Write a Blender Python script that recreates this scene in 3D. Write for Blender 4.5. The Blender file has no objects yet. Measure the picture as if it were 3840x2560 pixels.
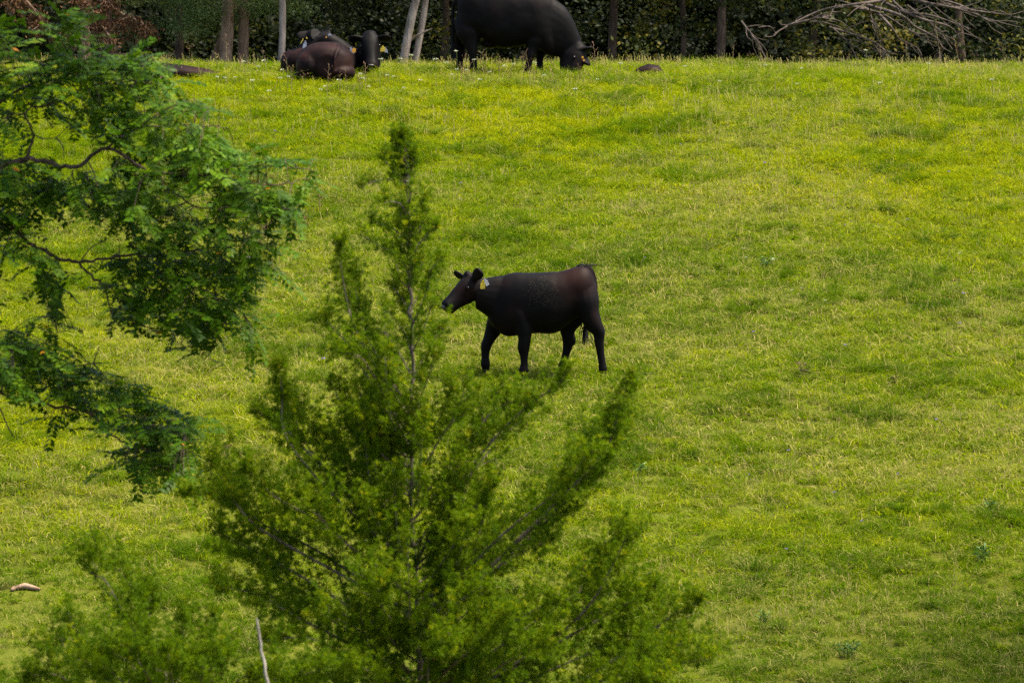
import bpy, bmesh, math, random
import numpy as np
from mathutils import Vector, Matrix, Euler

# ------------------------------------------------------------------ camera, sky, sun, exposure
scene = bpy.context.scene
F = 16000.0                      # focal length in pixels of the 3840 px wide photograph
PITCH = -0.0524
SUN_ELEV, SUN_AZ = math.radians(63), math.radians(96)      # azimuth from +Y (view direction) towards +X
camd = bpy.data.cameras.new('camera'); cam = bpy.data.objects.new('camera', camd)
scene.collection.objects.link(cam); scene.camera = cam
camd.sensor_width = 36.0; camd.lens = 36.0 * F / 3840.0
camd.clip_start = 0.5; camd.clip_end = 3000
cam.location = (0, 0, 0); cam.rotation_euler = (math.pi / 2 + PITCH, 0, 0)
camd.dof.use_dof = True; camd.dof.focus_distance = 48.5; camd.dof.aperture_fstop = 4.5

world = bpy.data.worlds.new('World'); scene.world = world; world.use_nodes = True
wn = world.node_tree; wn.nodes.clear()
sky = wn.nodes.new('ShaderNodeTexSky'); sky.sky_type = 'NISHITA'; sky.sun_disc = False
sky.sun_elevation = SUN_ELEV; sky.sun_rotation = SUN_AZ; sky.air_density = 1.0; sky.dust_density = 3.0
bg = wn.nodes.new('ShaderNodeBackground'); bg.inputs['Strength'].default_value = 0.10
wo = wn.nodes.new('ShaderNodeOutputWorld')
wn.links.new(sky.outputs[0], bg.inputs[0]); wn.links.new(bg.outputs[0], wo.inputs[0])

sund = bpy.data.lights.new('sun', 'SUN'); sun = bpy.data.objects.new('sun', sund); scene.collection.objects.link(sun)
sund.energy = 3.6; sund.angle = math.radians(16); sund.color = (1.0, 0.91, 0.72)
sv = Vector((math.sin(SUN_AZ) * math.cos(SUN_ELEV), math.cos(SUN_AZ) * math.cos(SUN_ELEV), math.sin(SUN_ELEV)))
sun.rotation_euler = sv.to_track_quat('Z', 'Y').to_euler()
sun.location = (0, 40, 40)

scene.view_settings.view_transform = 'Standard'; scene.view_settings.look = 'None'
scene.view_settings.exposure = 2.05; scene.view_settings.gamma = 1.0
scene.view_settings.use_curve_mapping = False
scene.render.engine = 'CYCLES'
scene.cycles.max_bounces = 6; scene.cycles.transparent_max_bounces = 4
scene.cycles.use_denoising = False

# ------------------------------------------------------------------ helpers
rng = np.random.default_rng(7); random.seed(7)
COL = scene.collection
PI = math.pi

def P(px, py, d):
    """A point of the place: photograph direction (3840 x 2560 pixels) at d metres along the view axis."""
    x, z = (px - 1920) / F, (1280 - py) / F
    c, s = math.cos(PITCH), math.sin(PITCH)
    y2, z2 = c - s * z, s + c * z
    k = d / y2
    return Vector((x * k, d, z2 * k))

def vnoise(x, y, scale, seed=0):
    x = np.asarray(x, float) / scale; y = np.asarray(y, float) / scale
    xi, yi = np.floor(x).astype(np.int64), np.floor(y).astype(np.int64)
    fx, fy = x - xi, y - yi
    fx = fx * fx * (3 - 2 * fx); fy = fy * fy * (3 - 2 * fy)
    def h(a, b):
        n = (a * 374761393 + b * 668265263 + seed * 1442695041) & 0xFFFFFFFF
        n = ((n ^ (n >> 13)) * 1274126177) & 0xFFFFFFFF
        return ((n ^ (n >> 16)) & 0xFFFF) / 65535.0
    a, b, c, d = h(xi, yi), h(xi + 1, yi), h(xi, yi + 1), h(xi + 1, yi + 1)
    return (a * (1 - fx) + b * fx) * (1 - fy) + (c * (1 - fx) + d * fx) * fy

def fbm(x, y, scale, seed=0, octv=3):
    t, amp, tot = 0, 1.0, 0
    for k in range(octv):
        t = t + amp * vnoise(x, y, scale / 2 ** k, seed + k * 17); tot += amp; amp *= 0.5
    return t / tot

KD = np.array([-400, -60, -10, 0, 8, 18, 26, 30, 34, 38, 47, 56, 60, 62, 64, 66, 69, 76, 90, 140, 400, 2000.])
KZ = np.array([-3, -2, -1.8, -1.75, -3.2, -5.7, -6.7, -6.7, -6.0, -5.03, -2.77, -0.58, 0.30, 0.58, 0.70, 0.69, 0.55, 0.25, 0.1, 0, 0, 0.])
KM = np.gradient(KZ, KD)
DIPS = []          # small hollows (x, y, depth, rx, ry)
def H(x, y):
    x = np.asarray(x, float); y = np.asarray(y, float)
    i = np.clip(np.searchsorted(KD, y) - 1, 0, len(KD) - 2)
    h = KD[i + 1] - KD[i]; t = np.clip((y - KD[i]) / h, 0, 1)
    z = (2*t**3 - 3*t**2 + 1) * KZ[i] + (t**3 - 2*t**2 + t) * h * KM[i] + (-2*t**3 + 3*t**2) * KZ[i+1] + (t**3 - t**2) * h * KM[i+1]
    z = z + 0.10 * (fbm(x, y, 3.4, 3) - 0.5) + 0.11 * (fbm(x, y, 0.85, 9, 2) - 0.5)
    for (dx, dy, dep, rx, ry) in DIPS:
        z = z - dep * np.exp(-(((x - dx) / rx) ** 2 + ((y - dy) / ry) ** 2))
    return z
def Hf(x, y): return float(H(np.array([x]), np.array([y]))[0])
def ground_pt(px, d, sink=0.0):
    x = (px - 1920) / F * d / math.cos(PITCH)
    return Vector((x, d, Hf(x, d) - sink))

def on_slope(px, py, sink=0.0):
    """the point of the slope that is seen at (px, py)"""
    d = np.linspace(36, 63.5, 1400); x = (px - 1920) / F * d; z = H(x, d)
    c, s_ = math.cos(PITCH), math.sin(PITCH); yi = 1280 - F * (-s_ * d + c * z) / (c * d + s_ * z)
    k = int(np.argmax(yi <= py)) if (yi <= py).any() else len(d) - 1
    return Vector((x[k], d[k], z[k] - sink))
def tag(o, label=None, cat=None, group=None, kind=None):
    if label: o['label'] = label
    if cat: o['category'] = cat
    if group: o['group'] = group
    if kind: o['kind'] = kind
    return o
def link(name, me, mats=None, parent=None):
    o = bpy.data.objects.new(name, me); COL.objects.link(o)
    if mats is not None:
        for m in (mats if isinstance(mats, (list, tuple)) else [mats]): me.materials.append(m)
    if parent: o.parent = parent
    return o
def empty(name, loc):
    o = bpy.data.objects.new(name, None); COL.objects.link(o); o.location = loc; o.empty_display_size = 0.1
    return o

def mesh_np(name, verts, faces, attrs=None, smooth=False, matidx=None):
    """verts (N,3); faces (M,k) with one k for all; attrs: {name: per-vertex float array}"""
    verts = np.ascontiguousarray(verts, np.float32); faces = np.ascontiguousarray(faces, np.int32)
    me = bpy.data.meshes.new(name); n, k = faces.shape
    me.vertices.add(len(verts)); me.vertices.foreach_set('co', verts.ravel())
    me.loops.add(n * k); me.loops.foreach_set('vertex_index', faces.ravel())
    me.polygons.add(n); me.polygons.foreach_set('loop_start', np.arange(0, n * k, k, dtype=np.int32))
    me.polygons.foreach_set('loop_total', np.full(n, k, np.int32))
    if smooth: me.polygons.foreach_set('use_smooth', np.ones(n, bool))
    if matidx is not None: me.polygons.foreach_set('material_index', np.ascontiguousarray(matidx, np.int32))
    for an, av in (attrs or {}).items():
        a = me.attributes.new(an, 'FLOAT', 'POINT'); a.data.foreach_set('value', np.ascontiguousarray(av, np.float32))
    me.update(calc_edges=True); return me

def norm(v):
    return v / np.maximum(np.linalg.norm(v, axis=-1, keepdims=True), 1e-9)
def rand_dirs(n, r=rng): return norm(r.normal(size=(n, 3)))

def blades(base, direc, length, width, side=None, bend=None, tint=None, r=rng):
    """n flat narrow leaves, each a rhombic quad: base points, unit directions, lengths, widths"""
    n = len(base)
    if side is None: side = rand_dirs(n, r)
    side = norm(np.cross(direc, side)); L = np.asarray(length).reshape(-1, 1); W = np.asarray(width).reshape(-1, 1)
    mid = base + direc * L * 0.45
    tip = base + direc * L
    if bend is not None: tip = tip + bend
    v = np.stack([base, mid + side * W * 0.5, tip, mid - side * W * 0.5], 1).reshape(-1, 3)
    f = np.arange(4 * n).reshape(n, 4)
    t = None if tint is None else np.repeat(tint, 4)
    return v, f, t

def poly_smooth(pts, sub=6):
    pts = [np.array(p, float) for p in pts]; out = []
    n = len(pts)
    for i in range(n - 1):
        p0 = pts[max(i - 1, 0)]; p1 = pts[i]; p2 = pts[i + 1]; p3 = pts[min(i + 2, n - 1)]
        for k in range(sub):
            t = k / sub
            out.append(0.5 * ((2*p1) + (-p0 + p2)*t + (2*p0 - 5*p1 + 4*p2 - p3)*t*t + (-p0 + 3*p1 - 3*p2 + p3)*t**3))
    out.append(pts[-1]); return np.array(out)

def tube(path, radii, seg=7, lumps=0.0, r=rng):
    """tapered tube along a path -> verts, quad faces"""
    path = np.asarray(path, float); n = len(path); radii = np.asarray(radii, float)
    T = norm(np.gradient(path, axis=0))
    ref = np.array([0.31, 0.95, 0.05]) if abs(T[0][1]) < 0.8 else np.array([1.0, 0, 0.1])
    U = norm(np.cross(T, ref)); V = norm(np.cross(T, U))
    a = np.linspace(0, 2 * PI, seg, endpoint=False)
    ring = np.cos(a)[None, :, None] * U[:, None, :] + np.sin(a)[None, :, None] * V[:, None, :]
    rr = radii[:, None, None] * (1 + lumps * (r.random((n, seg, 1)) - 0.5))
    v = (path[:, None, :] + ring * rr).reshape(-1, 3)
    i = np.arange(n - 1)[:, None] * seg; j = np.arange(seg)[None, :]; j2 = (j + 1) % seg
    f = np.stack([i + j, i + j2, i + seg + j2, i + seg + j], -1).reshape(-1, 4)
    return v, f

class Bag:
    def __init__(s): s.v = []; s.f = []; s.t = []; s.n = 0
    def add(s, v, f, t=None):
        s.v.append(v); s.f.append(f + s.n); s.n += len(v)
        s.t.append(np.zeros(len(v)) if t is None else t)
    def mesh(s, name, smooth=False):
        return mesh_np(name, np.concatenate(s.v), np.concatenate(s.f), {'tint': np.concatenate(s.t)}, smooth)

# ------------------------------------------------------------------ materials
def new_mat(name):
    m = bpy.data.materials.new(name); m.use_nodes = True; nt = m.node_tree; nt.nodes.clear()
    out = nt.nodes.new('ShaderNodeOutputMaterial'); return m, nt, out
def ramp(nt, fac, stops):
    r = nt.nodes.new('ShaderNodeValToRGB'); e = r.color_ramp.elements
    e[0].position, e[0].color = stops[0][0], (*stops[0][1], 1)
    e[1].position, e[1].color = stops[-1][0], (*stops[-1][1], 1)
    for p, c in stops[1:-1]:
        q = e.new(p); q.color = (*c, 1)
    nt.links.new(fac, r.inputs[0]); return r.outputs[0]
def math_node(nt, op, a, b=None, clamp=False):
    m = nt.nodes.new('ShaderNodeMath'); m.operation = op; m.use_clamp = clamp
    for k, v in enumerate((a, b)):
        if v is None: continue
        if isinstance(v, (int, float)): m.inputs[k].default_value = v
        else: nt.links.new(v, m.inputs[k])
    return m.outputs[0]
def mixc(nt, fac, a, b):
    m = nt.nodes.new('ShaderNodeMix'); m.data_type = 'RGBA'
    for sock, v in ((m.inputs[0], fac), (m.inputs[6], a), (m.inputs[7], b)):
        if isinstance(v, tuple): sock.default_value = (*v, 1)
        elif isinstance(v, (int, float)): sock.default_value = v
        else: nt.links.new(v, sock)
    return m.outputs[2]
def attr(nt, name, typ='GEOMETRY'):
    a = nt.nodes.new('ShaderNodeAttribute'); a.attribute_name = name; a.attribute_type = typ; return a.outputs['Fac']
def noise(nt, scale, detail=3, coord='Object', rough=0.55):
    tc = nt.nodes.new('ShaderNodeTexCoord'); n = nt.nodes.new('ShaderNodeTexNoise')
    n.inputs['Scale'].default_value = scale; n.inputs['Detail'].default_value = detail; n.inputs['Roughness'].default_value = rough
    nt.links.new(tc.outputs[coord], n.inputs['Vector']); return n.outputs['Fac']

def leaf_shader(nt, out, col, trans=0.35, gloss=0.25, rough=0.45, tcol=None):
    b = nt.nodes.new('ShaderNodeBsdfPrincipled'); b.inputs['Roughness'].default_value = rough
    b.inputs['Specular IOR Level'].default_value = gloss
    nt.links.new(col, b.inputs['Base Color'])
    t = nt.nodes.new('ShaderNodeBsdfTranslucent'); nt.links.new(tcol or col, t.inputs['Color'])
    mx = nt.nodes.new('ShaderNodeMixShader'); mx.inputs[0].default_value = trans
    nt.links.new(b.outputs[0], mx.inputs[1]); nt.links.new(t.outputs[0], mx.inputs[2]); nt.links.new(mx.outputs[0], out.inputs[0])

def leaf_mat(name, stops, trans=0.35, gloss=0.25, rough=0.5, patch=None):
    """colour from the per-leaf 'tint' value, spread over several leaf colours"""
    m, nt, out = new_mat(name)
    f = attr(nt, 'tint')
    if patch:
        n = noise(nt, patch, 2); f = math_node(nt, 'ADD', f, math_node(nt, 'MULTIPLY', math_node(nt, 'SUBTRACT', n, 0.5), 0.6), True)
    leaf_shader(nt, out, ramp(nt, f, stops), trans, gloss, rough); return m

def grass_mat():
    m, nt, out = new_mat('grass_blades')
    green = ramp(nt, attr(nt, 'tone', 'INSTANCER'), [(0.0, (0.024, 0.064, 0.001)), (0.3, (0.085, 0.145, 0.001)), (0.62, (0.205, 0.250, 0.001)), (1.0, (0.34, 0.33, 0.002))])
    var = attr(nt, 'tint')
    green = mixc(nt, math_node(nt, 'MULTIPLY', var, 0.55), green, (0.075, 0.135, 0.003))
    k = math_node(nt, 'SUBTRACT', math_node(nt, 'ADD', attr(nt, 'straw'), attr(nt, 'dry', 'INSTANCER')), 1.0)
    k = math_node(nt, 'MULTIPLY', k, 5.0, True)
    col = mixc(nt, k, green, mixc(nt, var, (0.36, 0.29, 0.11), (0.27, 0.27, 0.055)))
    leaf_shader(nt, out, col, 0.42, 0.02, 0.7); return m

def ground_mat():
    m, nt, out = new_mat('pasture_soil')
    n1 = noise(nt, 1.2, 4, 'Object'); n2 = noise(nt, 28, 4, 'Object')
    c1 = ramp(nt, n1, [(0.35, (0.050, 0.080, 0.003)), (0.65, (0.085, 0.105, 0.005))])
    c = mixc(nt, math_node(nt, 'MULTIPLY', n2, 0.8), c1, (0.055, 0.042, 0.012))
    b = nt.nodes.new('ShaderNodeBsdfPrincipled'); b.inputs['Roughness'].default_value = 0.95
    b.inputs['Specular IOR Level'].default_value = 0.05
    nt.links.new(c, b.inputs['Base Color'])
    bp = nt.nodes.new('ShaderNodeBump'); bp.inputs['Strength'].default_value = 0.8; bp.inputs['Distance'].default_value = 0.04
    nt.links.new(n2, bp.inputs['Height']); nt.links.new(bp.outputs[0], b.inputs['Normal'])
    nt.links.new(b.outputs[0], out.inputs[0]); return m

def bark_mat(name, a, b_, scale=9, zs=0.25):
    m, nt, out = new_mat(name)
    tc = nt.nodes.new('ShaderNodeTexCoord'); mp = nt.nodes.new('ShaderNodeMapping'); mp.inputs['Scale'].default_value = (1, 1, zs)
    nt.links.new(tc.outputs['Object'], mp.inputs['Vector'])
    n = nt.nodes.new('ShaderNodeTexNoise'); n.inputs['Scale'].default_value = scale; n.inputs['Detail'].default_value = 5
    nt.links.new(mp.outputs[0], n.inputs['Vector'])
    c = ramp(nt, n.outputs['Fac'], [(0.32, a), (0.68, b_)])
    b = nt.nodes.new('ShaderNodeBsdfPrincipled'); b.inputs['Roughness'].default_value = 0.9; b.inputs['Specular IOR Level'].default_value = 0.1
    nt.links.new(c, b.inputs['Base Color'])
    bp = nt.nodes.new('ShaderNodeBump'); bp.inputs['Strength'].default_value = 0.9; bp.inputs['Distance'].default_value = 0.03
    nt.links.new(n.outputs['Fac'], bp.inputs['Height']); nt.links.new(bp.outputs[0], b.inputs['Normal'])
    nt.links.new(b.outputs[0], out.inputs[0]); return m

def hide_mat(name, black, brown, lo, hi, scale=2.2, chaff=None):
    """short dark coat: patches of sun-faded brown hair in a black coat, fine hair relief"""
    m, nt, out = new_mat(name)
    n = noise(nt, scale, 3); fine = noise(nt, 90, 2)
    f = math_node(nt, 'ADD', n, math_node(nt, 'MULTIPLY', math_node(nt, 'SUBTRACT', fine, 0.5), 0.25))
    c = ramp(nt, f, [(lo, black), (hi, brown)])
    if chaff:
        tc0 = nt.nodes.new('ShaderNodeTexCoord'); d0 = nt.nodes.new('ShaderNodeVectorMath'); d0.operation = 'DISTANCE'; d0.inputs[1].default_value = (0.42, -0.15, 1.13); nt.links.new(tc0.outputs['Object'], d0.inputs[0])
        k0 = math_node(nt, 'MULTIPLY', math_node(nt, 'SUBTRACT', 0.42, math_node(nt, 'ADD', d0.outputs['Value'], math_node(nt, 'MULTIPLY', n, 0.2))), 3.5, True)
        c = mixc(nt, k0, c, (0.0115, 0.0034, 0.0024))
        tc = nt.nodes.new('ShaderNodeTexCoord'); v = nt.nodes.new('ShaderNodeTexVoronoi'); v.inputs['Scale'].default_value = 95
        nt.links.new(tc.outputs['Object'], v.inputs['Vector'])
        dot = math_node(nt, 'LESS_THAN', v.outputs['Distance'], 0.20)
        d = nt.nodes.new('ShaderNodeVectorMath'); d.operation = 'DISTANCE'; d.inputs[1].default_value = chaff[0]
        mp = nt.nodes.new('ShaderNodeMapping'); mp.inputs['Scale'].default_value = (1, 0.0, 1)
        nt.links.new(tc.outputs['Object'], mp.inputs['Vector']); nt.links.new(mp.outputs[0], d.inputs[0])
        near = math_node(nt, 'LESS_THAN', math_node(nt, 'ADD', d.outputs['Value'], math_node(nt, 'MULTIPLY', noise(nt, 25, 1), 0.28)), chaff[1])
        c = mixc(nt, math_node(nt, 'MULTIPLY', math_node(nt, 'MULTIPLY', dot, near), 0.65), c, (0.10, 0.08, 0.045))
    b = nt.nodes.new('ShaderNodeBsdfPrincipled'); b.inputs['Roughness'].default_value = 0.6; b.inputs['Specular IOR Level'].default_value = 0.07
    b.inputs['Sheen Weight'].default_value = 0.006; b.inputs['Sheen Roughness'].default_value = 0.4
    b.inputs['Sheen Tint'].default_value = (0.6, 0.5, 0.55, 1)
    nt.links.new(c, b.inputs['Base Color'])
    bp = nt.nodes.new('ShaderNodeBump'); bp.inputs['Strength'].default_value = 0.15; bp.inputs['Distance'].default_value = 0.006
    nt.links.new(fine, bp.inputs['Height'])
    bp2 = nt.nodes.new('ShaderNodeBump'); bp2.inputs['Strength'].default_value = 0.45; bp2.inputs['Distance'].default_value = 0.04
    nt.links.new(noise(nt, 4.2, 1), bp2.inputs['Height']); nt.links.new(bp2.outputs[0], bp.inputs['Normal'])
    nt.links.new(bp.outputs[0], b.inputs['Normal'])
    nt.links.new(b.outputs[0], out.inputs[0]); return m

def plain_mat(name, col, rough=0.5, spec=0.3, var=0.15, scale=30, two_sided_trans=0.0):
    m, nt, out = new_mat(name)
    n = noise(nt, scale, 2)
    c = ramp(nt, n, [(0.3, tuple(x * (1 - var) for x in col)), (0.7, tuple(min(1, x * (1 + var)) for x in col))])
    if two_sided_trans:
        leaf_shader(nt, out, c, two_sided_trans, spec, rough); return m
    b = nt.nodes.new('ShaderNodeBsdfPrincipled'); b.inputs['Roughness'].default_value = rough; b.inputs['Specular IOR Level'].default_value = spec
    nt.links.new(c, b.inputs['Base Color']); nt.links.new(b.outputs[0], out.inputs[0]); return m

def printed_tag_mat(name, col):
    """plastic tag with small dark printed characters, too small to read"""
    m, nt, out = new_mat(name)
    tc = nt.nodes.new('ShaderNodeTexCoord'); br = nt.nodes.new('ShaderNodeTexVoronoi'); br.inputs['Scale'].default_value = 150
    nt.links.new(tc.outputs['Object'], br.inputs['Vector'])
    k = math_node(nt, 'GREATER_THAN', br.outputs['Distance'], 0.66)
    c = mixc(nt, k, col, (0.03, 0.03, 0.03))
    b = nt.nodes.new('ShaderNodeBsdfPrincipled'); b.inputs['Roughness'].default_value = 0.4
    nt.links.new(c, b.inputs['Base Color']); nt.links.new(b.outputs[0], out.inputs[0]); return m

M = {}
M['grass'] = grass_mat(); M['ground'] = ground_mat()
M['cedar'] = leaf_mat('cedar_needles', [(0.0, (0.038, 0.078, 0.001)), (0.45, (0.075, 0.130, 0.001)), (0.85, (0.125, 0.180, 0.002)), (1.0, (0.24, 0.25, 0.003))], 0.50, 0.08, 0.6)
M['locust'] = leaf_mat('locust_leaflets', [(0.0, (0.019, 0.052, 0.001)), (0.5, (0.046, 0.104, 0.002)), (0.9, (0.088, 0.155, 0.003)), (0.97, (0.14, 0.17, 0.004)), (1.0, (0.40, 0.17, 0.01))], 0.38, 0.10, 0.5)
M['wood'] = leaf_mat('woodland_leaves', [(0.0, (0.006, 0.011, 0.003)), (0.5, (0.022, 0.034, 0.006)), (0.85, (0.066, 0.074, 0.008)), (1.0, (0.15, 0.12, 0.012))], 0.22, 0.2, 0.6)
M['feather'] = leaf_mat('feathery_sprays', [(0.0, (0.035, 0.065, 0.018)), (0.6, (0.080, 0.125, 0.032)), (1.0, (0.13, 0.165, 0.04))], 0.22, 0.2, 0.6)
M['dry'] = leaf_mat('dry_brown_leaves', [(0.0, (0.040, 0.018, 0.009)), (0.6, (0.095, 0.045, 0.022)), (1.0, (0.16, 0.085, 0.042))], 0.15, 0.1, 0.8)
M['bark_dark'] = bark_mat('dark_bark', (0.040, 0.026, 0.020), (0.11, 0.075, 0.058), 22)
M['bark_brown'] = bark_mat('brown_bark', (0.115, 0.070, 0.046), (0.28, 0.185, 0.125), 14)
M['bark_pale'] = bark_mat('pale_bark', (0.13, 0.10, 0.085), (0.30, 0.245, 0.21), 12)
M['bark_cedar'] = bark_mat('cedar_bark', (0.07, 0.05, 0.04), (0.16, 0.125, 0.10), 30)
M['bark_grey'] = bark_mat('grey_bark', (0.040, 0.031, 0.028), (0.100, 0.080, 0.070), 14)
M['dead_wood'] = bark_mat('weathered_dead_wood', (0.13, 0.11, 0.10), (0.32, 0.28, 0.25), 40)
M['calf'] = hide_mat('black_calf_coat', (0.0014, 0.0010, 0.0013), (0.0072, 0.0020, 0.0016), 0.50, 0.80, 2.6, ((0.06, 0.0, 0.96), 0.30))
M['cow'] = hide_mat('black_cow_coat', (0.0016, 0.0012, 0.0014), (0.0055, 0.0025, 0.0024), 0.45, 0.75, 2.0)
M['brown'] = hide_mat('brown_black_coat', (0.0034, 0.0017, 0.0020), (0.0165, 0.0058, 0.0045), 0.36, 0.70, 3.2)
M['nose'] = plain_mat('wet_grey_nose', (0.028, 0.021, 0.024), 0.35, 0.5)
M['eye'] = plain_mat('dark_eye', (0.006, 0.004, 0.004), 0.25, 0.3)
M['lip'] = plain_mat('grey_lip', (0.05, 0.042, 0.045), 0.5, 0.4)
M['hair'] = plain_mat('black_tail_hair', (0.006, 0.005, 0.006), 0.6, 0.2)
M['tag_yellow'] = printed_tag_mat('yellow_tag', (0.52, 0.36, 0.006)); M['tag_orange'] = printed_tag_mat('orange_tag', (0.70, 0.32, 0.01))
M['tag_white'] = printed_tag_mat('white_tag', (0.26, 0.26, 0.31))
M['petal_white'] = plain_mat('white_petals', (0.42, 0.44, 0.31), 0.7, 0.1, 0.1, 40, 0.3)
M['petal_purple'] = plain_mat('purple_petals', (0.30, 0.20, 0.55), 0.7, 0.1, 0.2, 40, 0.3)
M['stem'] = plain_mat('green_stem', (0.12, 0.15, 0.025), 0.6, 0.2, 0.3, 20, 0.2)
M['stem_dry'] = plain_mat('dry_stem', (0.26, 0.20, 0.085), 0.7, 0.1, 0.35, 20, 0.2)
M['seed'] = plain_mat('brown_seed_heads', (0.15, 0.085, 0.06), 0.8, 0.1, 0.4, 20, 0.2)
M['weed'] = leaf_mat('weed_leaves', [(0.0, (0.025, 0.060, 0.010)), (0.6, (0.045, 0.11, 0.015)), (1.0, (0.10, 0.17, 0.02))], 0.3, 0.3, 0.5)
M['weed_brown'] = leaf_mat('withered_weed_leaves', [(0.0, (0.06, 0.05, 0.025)), (0.6, (0.13, 0.08, 0.035)), (1.0, (0.17, 0.15, 0.04))], 0.25, 0.2, 0.7)

# ------------------------------------------------------------------ ground
def gx(px, d): return (px - 1920) / F * d
xs = np.concatenate([[-1500, -500, -200, -80, -40, -25, -18], np.arange(-14, 14.01, 0.16), [18, 25, 40, 80, 200, 500, 1500]])
ys = np.concatenate([[-400, -150, -60, -25, -10], np.arange(0, 33, 1.0), np.arange(33, 68, 0.16), np.arange(68, 96, 1.0), [110, 150, 250, 400, 800, 2000]])
X, Y = np.meshgrid(xs, ys); Z = H(X, Y)
nx, ny = len(xs), len(ys)
i = np.arange(ny - 1)[:, None] * nx; j = np.arange(nx - 1)[None, :]
fc = np.stack([i + j, i + j + 1, i + nx + j + 1, i + nx + j], -1).reshape(-1, 4)
g = link('pasture_ground', mesh_np('pasture_ground', np.stack([X, Y, Z], -1).reshape(-1, 3), fc, smooth=True), M['ground'])
tag(g, kind='structure', label='green hillside pasture rising to a crest')

# ------------------------------------------------------------------ grass (uncountable)
def grass_proto(name, n, rad, hmin, hmax, wid, lean, straw_bias, r, droop=0.5, seedhead=False):
    """one tuft: n curved blades of two quads each"""
    a = r.random(n) * 2 * PI; q = rad * np.sqrt(r.random(n))
    base = np.stack([np.cos(a) * q, np.sin(a) * q, np.full(n, -0.015)], 1)
    h = hmin + (hmax - hmin) * r.random(n) ** 1.5
    az = r.random(n) * 2 * PI; ln = lean * (0.3 + r.random(n))
    d0 = norm(np.stack([np.cos(az) * ln, np.sin(az) * ln, np.ones(n)], 1))
    out = np.stack([np.cos(az), np.sin(az), np.zeros(n)], 1)
    sd = norm(np.cross(d0, norm(out + 0.8 * r.normal(size=(n, 3)) * [1, 1, 0]))) 
    w = (wid * (0.7 + 0.6 * r.random(n)))[:, None]
    hh = h[:, None]
    p0 = base; p1 = base + d0 * hh * 0.55; p2 = base + d0 * hh + out * hh * droop * r.random((n, 1)) - np.array([0, 0, 1]) * hh * 0.22 * droop
    w1 = w * (1.1 if seedhead else 0.85)
    v = np.stack([p0 - sd * w * 0.5, p0 + sd * w * 0.5, p1 + sd * w1 * 0.5 * (0.6 if seedhead else 1), p1 - sd * w1 * 0.5 * (0.6 if seedhead else 1), p2 + sd * w * (0.9 if seedhead else 0.12), p2 - sd * w * (0.9 if seedhead else 0.12)], 1).reshape(-1, 3)
    b = np.arange(n)[:, None] * 6
    f = np.concatenate([b + np.array([[0, 1, 2, 3]]), b + np.array([[3, 2, 4, 5]])])
    st = np.clip(r.random(n) * 0.8 + straw_bias, 0, 1)
    return mesh_np(name, v, f, {'tint': np.repeat(r.random(n), 6), 'straw': np.repeat(st, 6)})

pcol = bpy.data.collections.new('grass_tuft_shapes')
protos = []
def add_proto(me):
    me.materials.append(M['grass']); o = bpy.data.objects.new('grass_tuft', me)
    o.name = 'grass_tuft_%02d' % len(protos); pcol.objects.link(o); protos.append(o)
rg = np.random.default_rng(3)
for k in range(4): add_proto(grass_proto('grass_tuft', 58, 0.14, 0.03, 0.125, 0.0060, 0.8, 0.05, rg, 0.8))         # 0-3 short sward
for k in range(2): add_proto(grass_proto('grass_tuft', 60, 0.08, 0.09, 0.24, 0.0062, 0.75, 0.0, rg, 0.9))           # 4-5 long tuft
for k in range(2): add_proto(grass_proto('grass_tuft', 9, 0.16, 0.10, 0.26, 0.0050, 0.16, 0.75, rg, 0.10, True))   # 6-7 dry stalks
for k in range(2): add_proto(grass_proto('grass_tuft', 46, 0.12, 0.02, 0.05, 0.018, 1.4, -0.2, rg, 0.5))           # 8-9 broad clover-like leaves

area_x, area_y = (-10.5, 10.5), (33.5, 66.5)
def scatter(n, seed):
    r = np.random.default_rng(seed)
    y = area_y[0] + (area_y[1] - area_y[0]) * r.random(n); lim = np.minimum(0.132 * y + 1.9, 10.5)
    x = (r.random(n) * 2 - 1) * 10.5; k = np.abs(x) < lim
    return x[k], y[k], r
pos, rot, scl, kind, dry, tone = [], [], [], [], [], []
def put(x, y, r, kinds, s, dr, tn, tilt=0.12):
    n = len(x); z = H(x, y)
    pos.append(np.stack([x, y, z], 1)); rot.append(np.stack([tilt * r.normal(size=n), tilt * r.normal(size=n), r.random(n) * 2 * PI], 1))
    ss = s * (0.75 + 0.5 * r.random(n)); scl.append(np.stack([ss, ss, ss * (0.8 + 0.4 * r.random(n))], 1))
    kind.append(r.choice(kinds, n)); dry.append(np.clip(dr, 0, 1)); tone.append(np.clip(tn, 0, 1))
def fields(x, y):
    dryf = .55 * fbm(x * .38, y, 1.5, 31, 3) + .45 * fbm(x, y, 2.8, 37, 2); tuft = fbm(x * .6, y, 0.7, 57, 3); lush = fbm(x, y, 5.0, 71, 2)
    near = np.clip((42.0 - y) / 4.5, 0, 1)          # foot of the slope: worn, closely grazed, and toned darker to paint in shade
    top = np.clip((y - 52) / 8.0, 0, 1)
    return dryf, tuft, lush, near, top
# short sward everywhere
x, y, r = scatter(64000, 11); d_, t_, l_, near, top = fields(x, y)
mid = np.exp(-((y - 46) / 6.0) ** 2)
left = np.exp(-((x + 4.2) / 2.2) ** 2) * near
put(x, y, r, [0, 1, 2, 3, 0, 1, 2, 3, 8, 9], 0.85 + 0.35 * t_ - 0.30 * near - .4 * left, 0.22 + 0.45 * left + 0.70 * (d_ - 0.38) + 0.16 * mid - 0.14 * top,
    0.50 + 0.55 * (l_ - 0.5) + 0.20 * top - 0.40 * near - 0.25 * np.clip(t_ - .5, 0, 1) + 0.17 * r.normal(size=len(x)))
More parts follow.
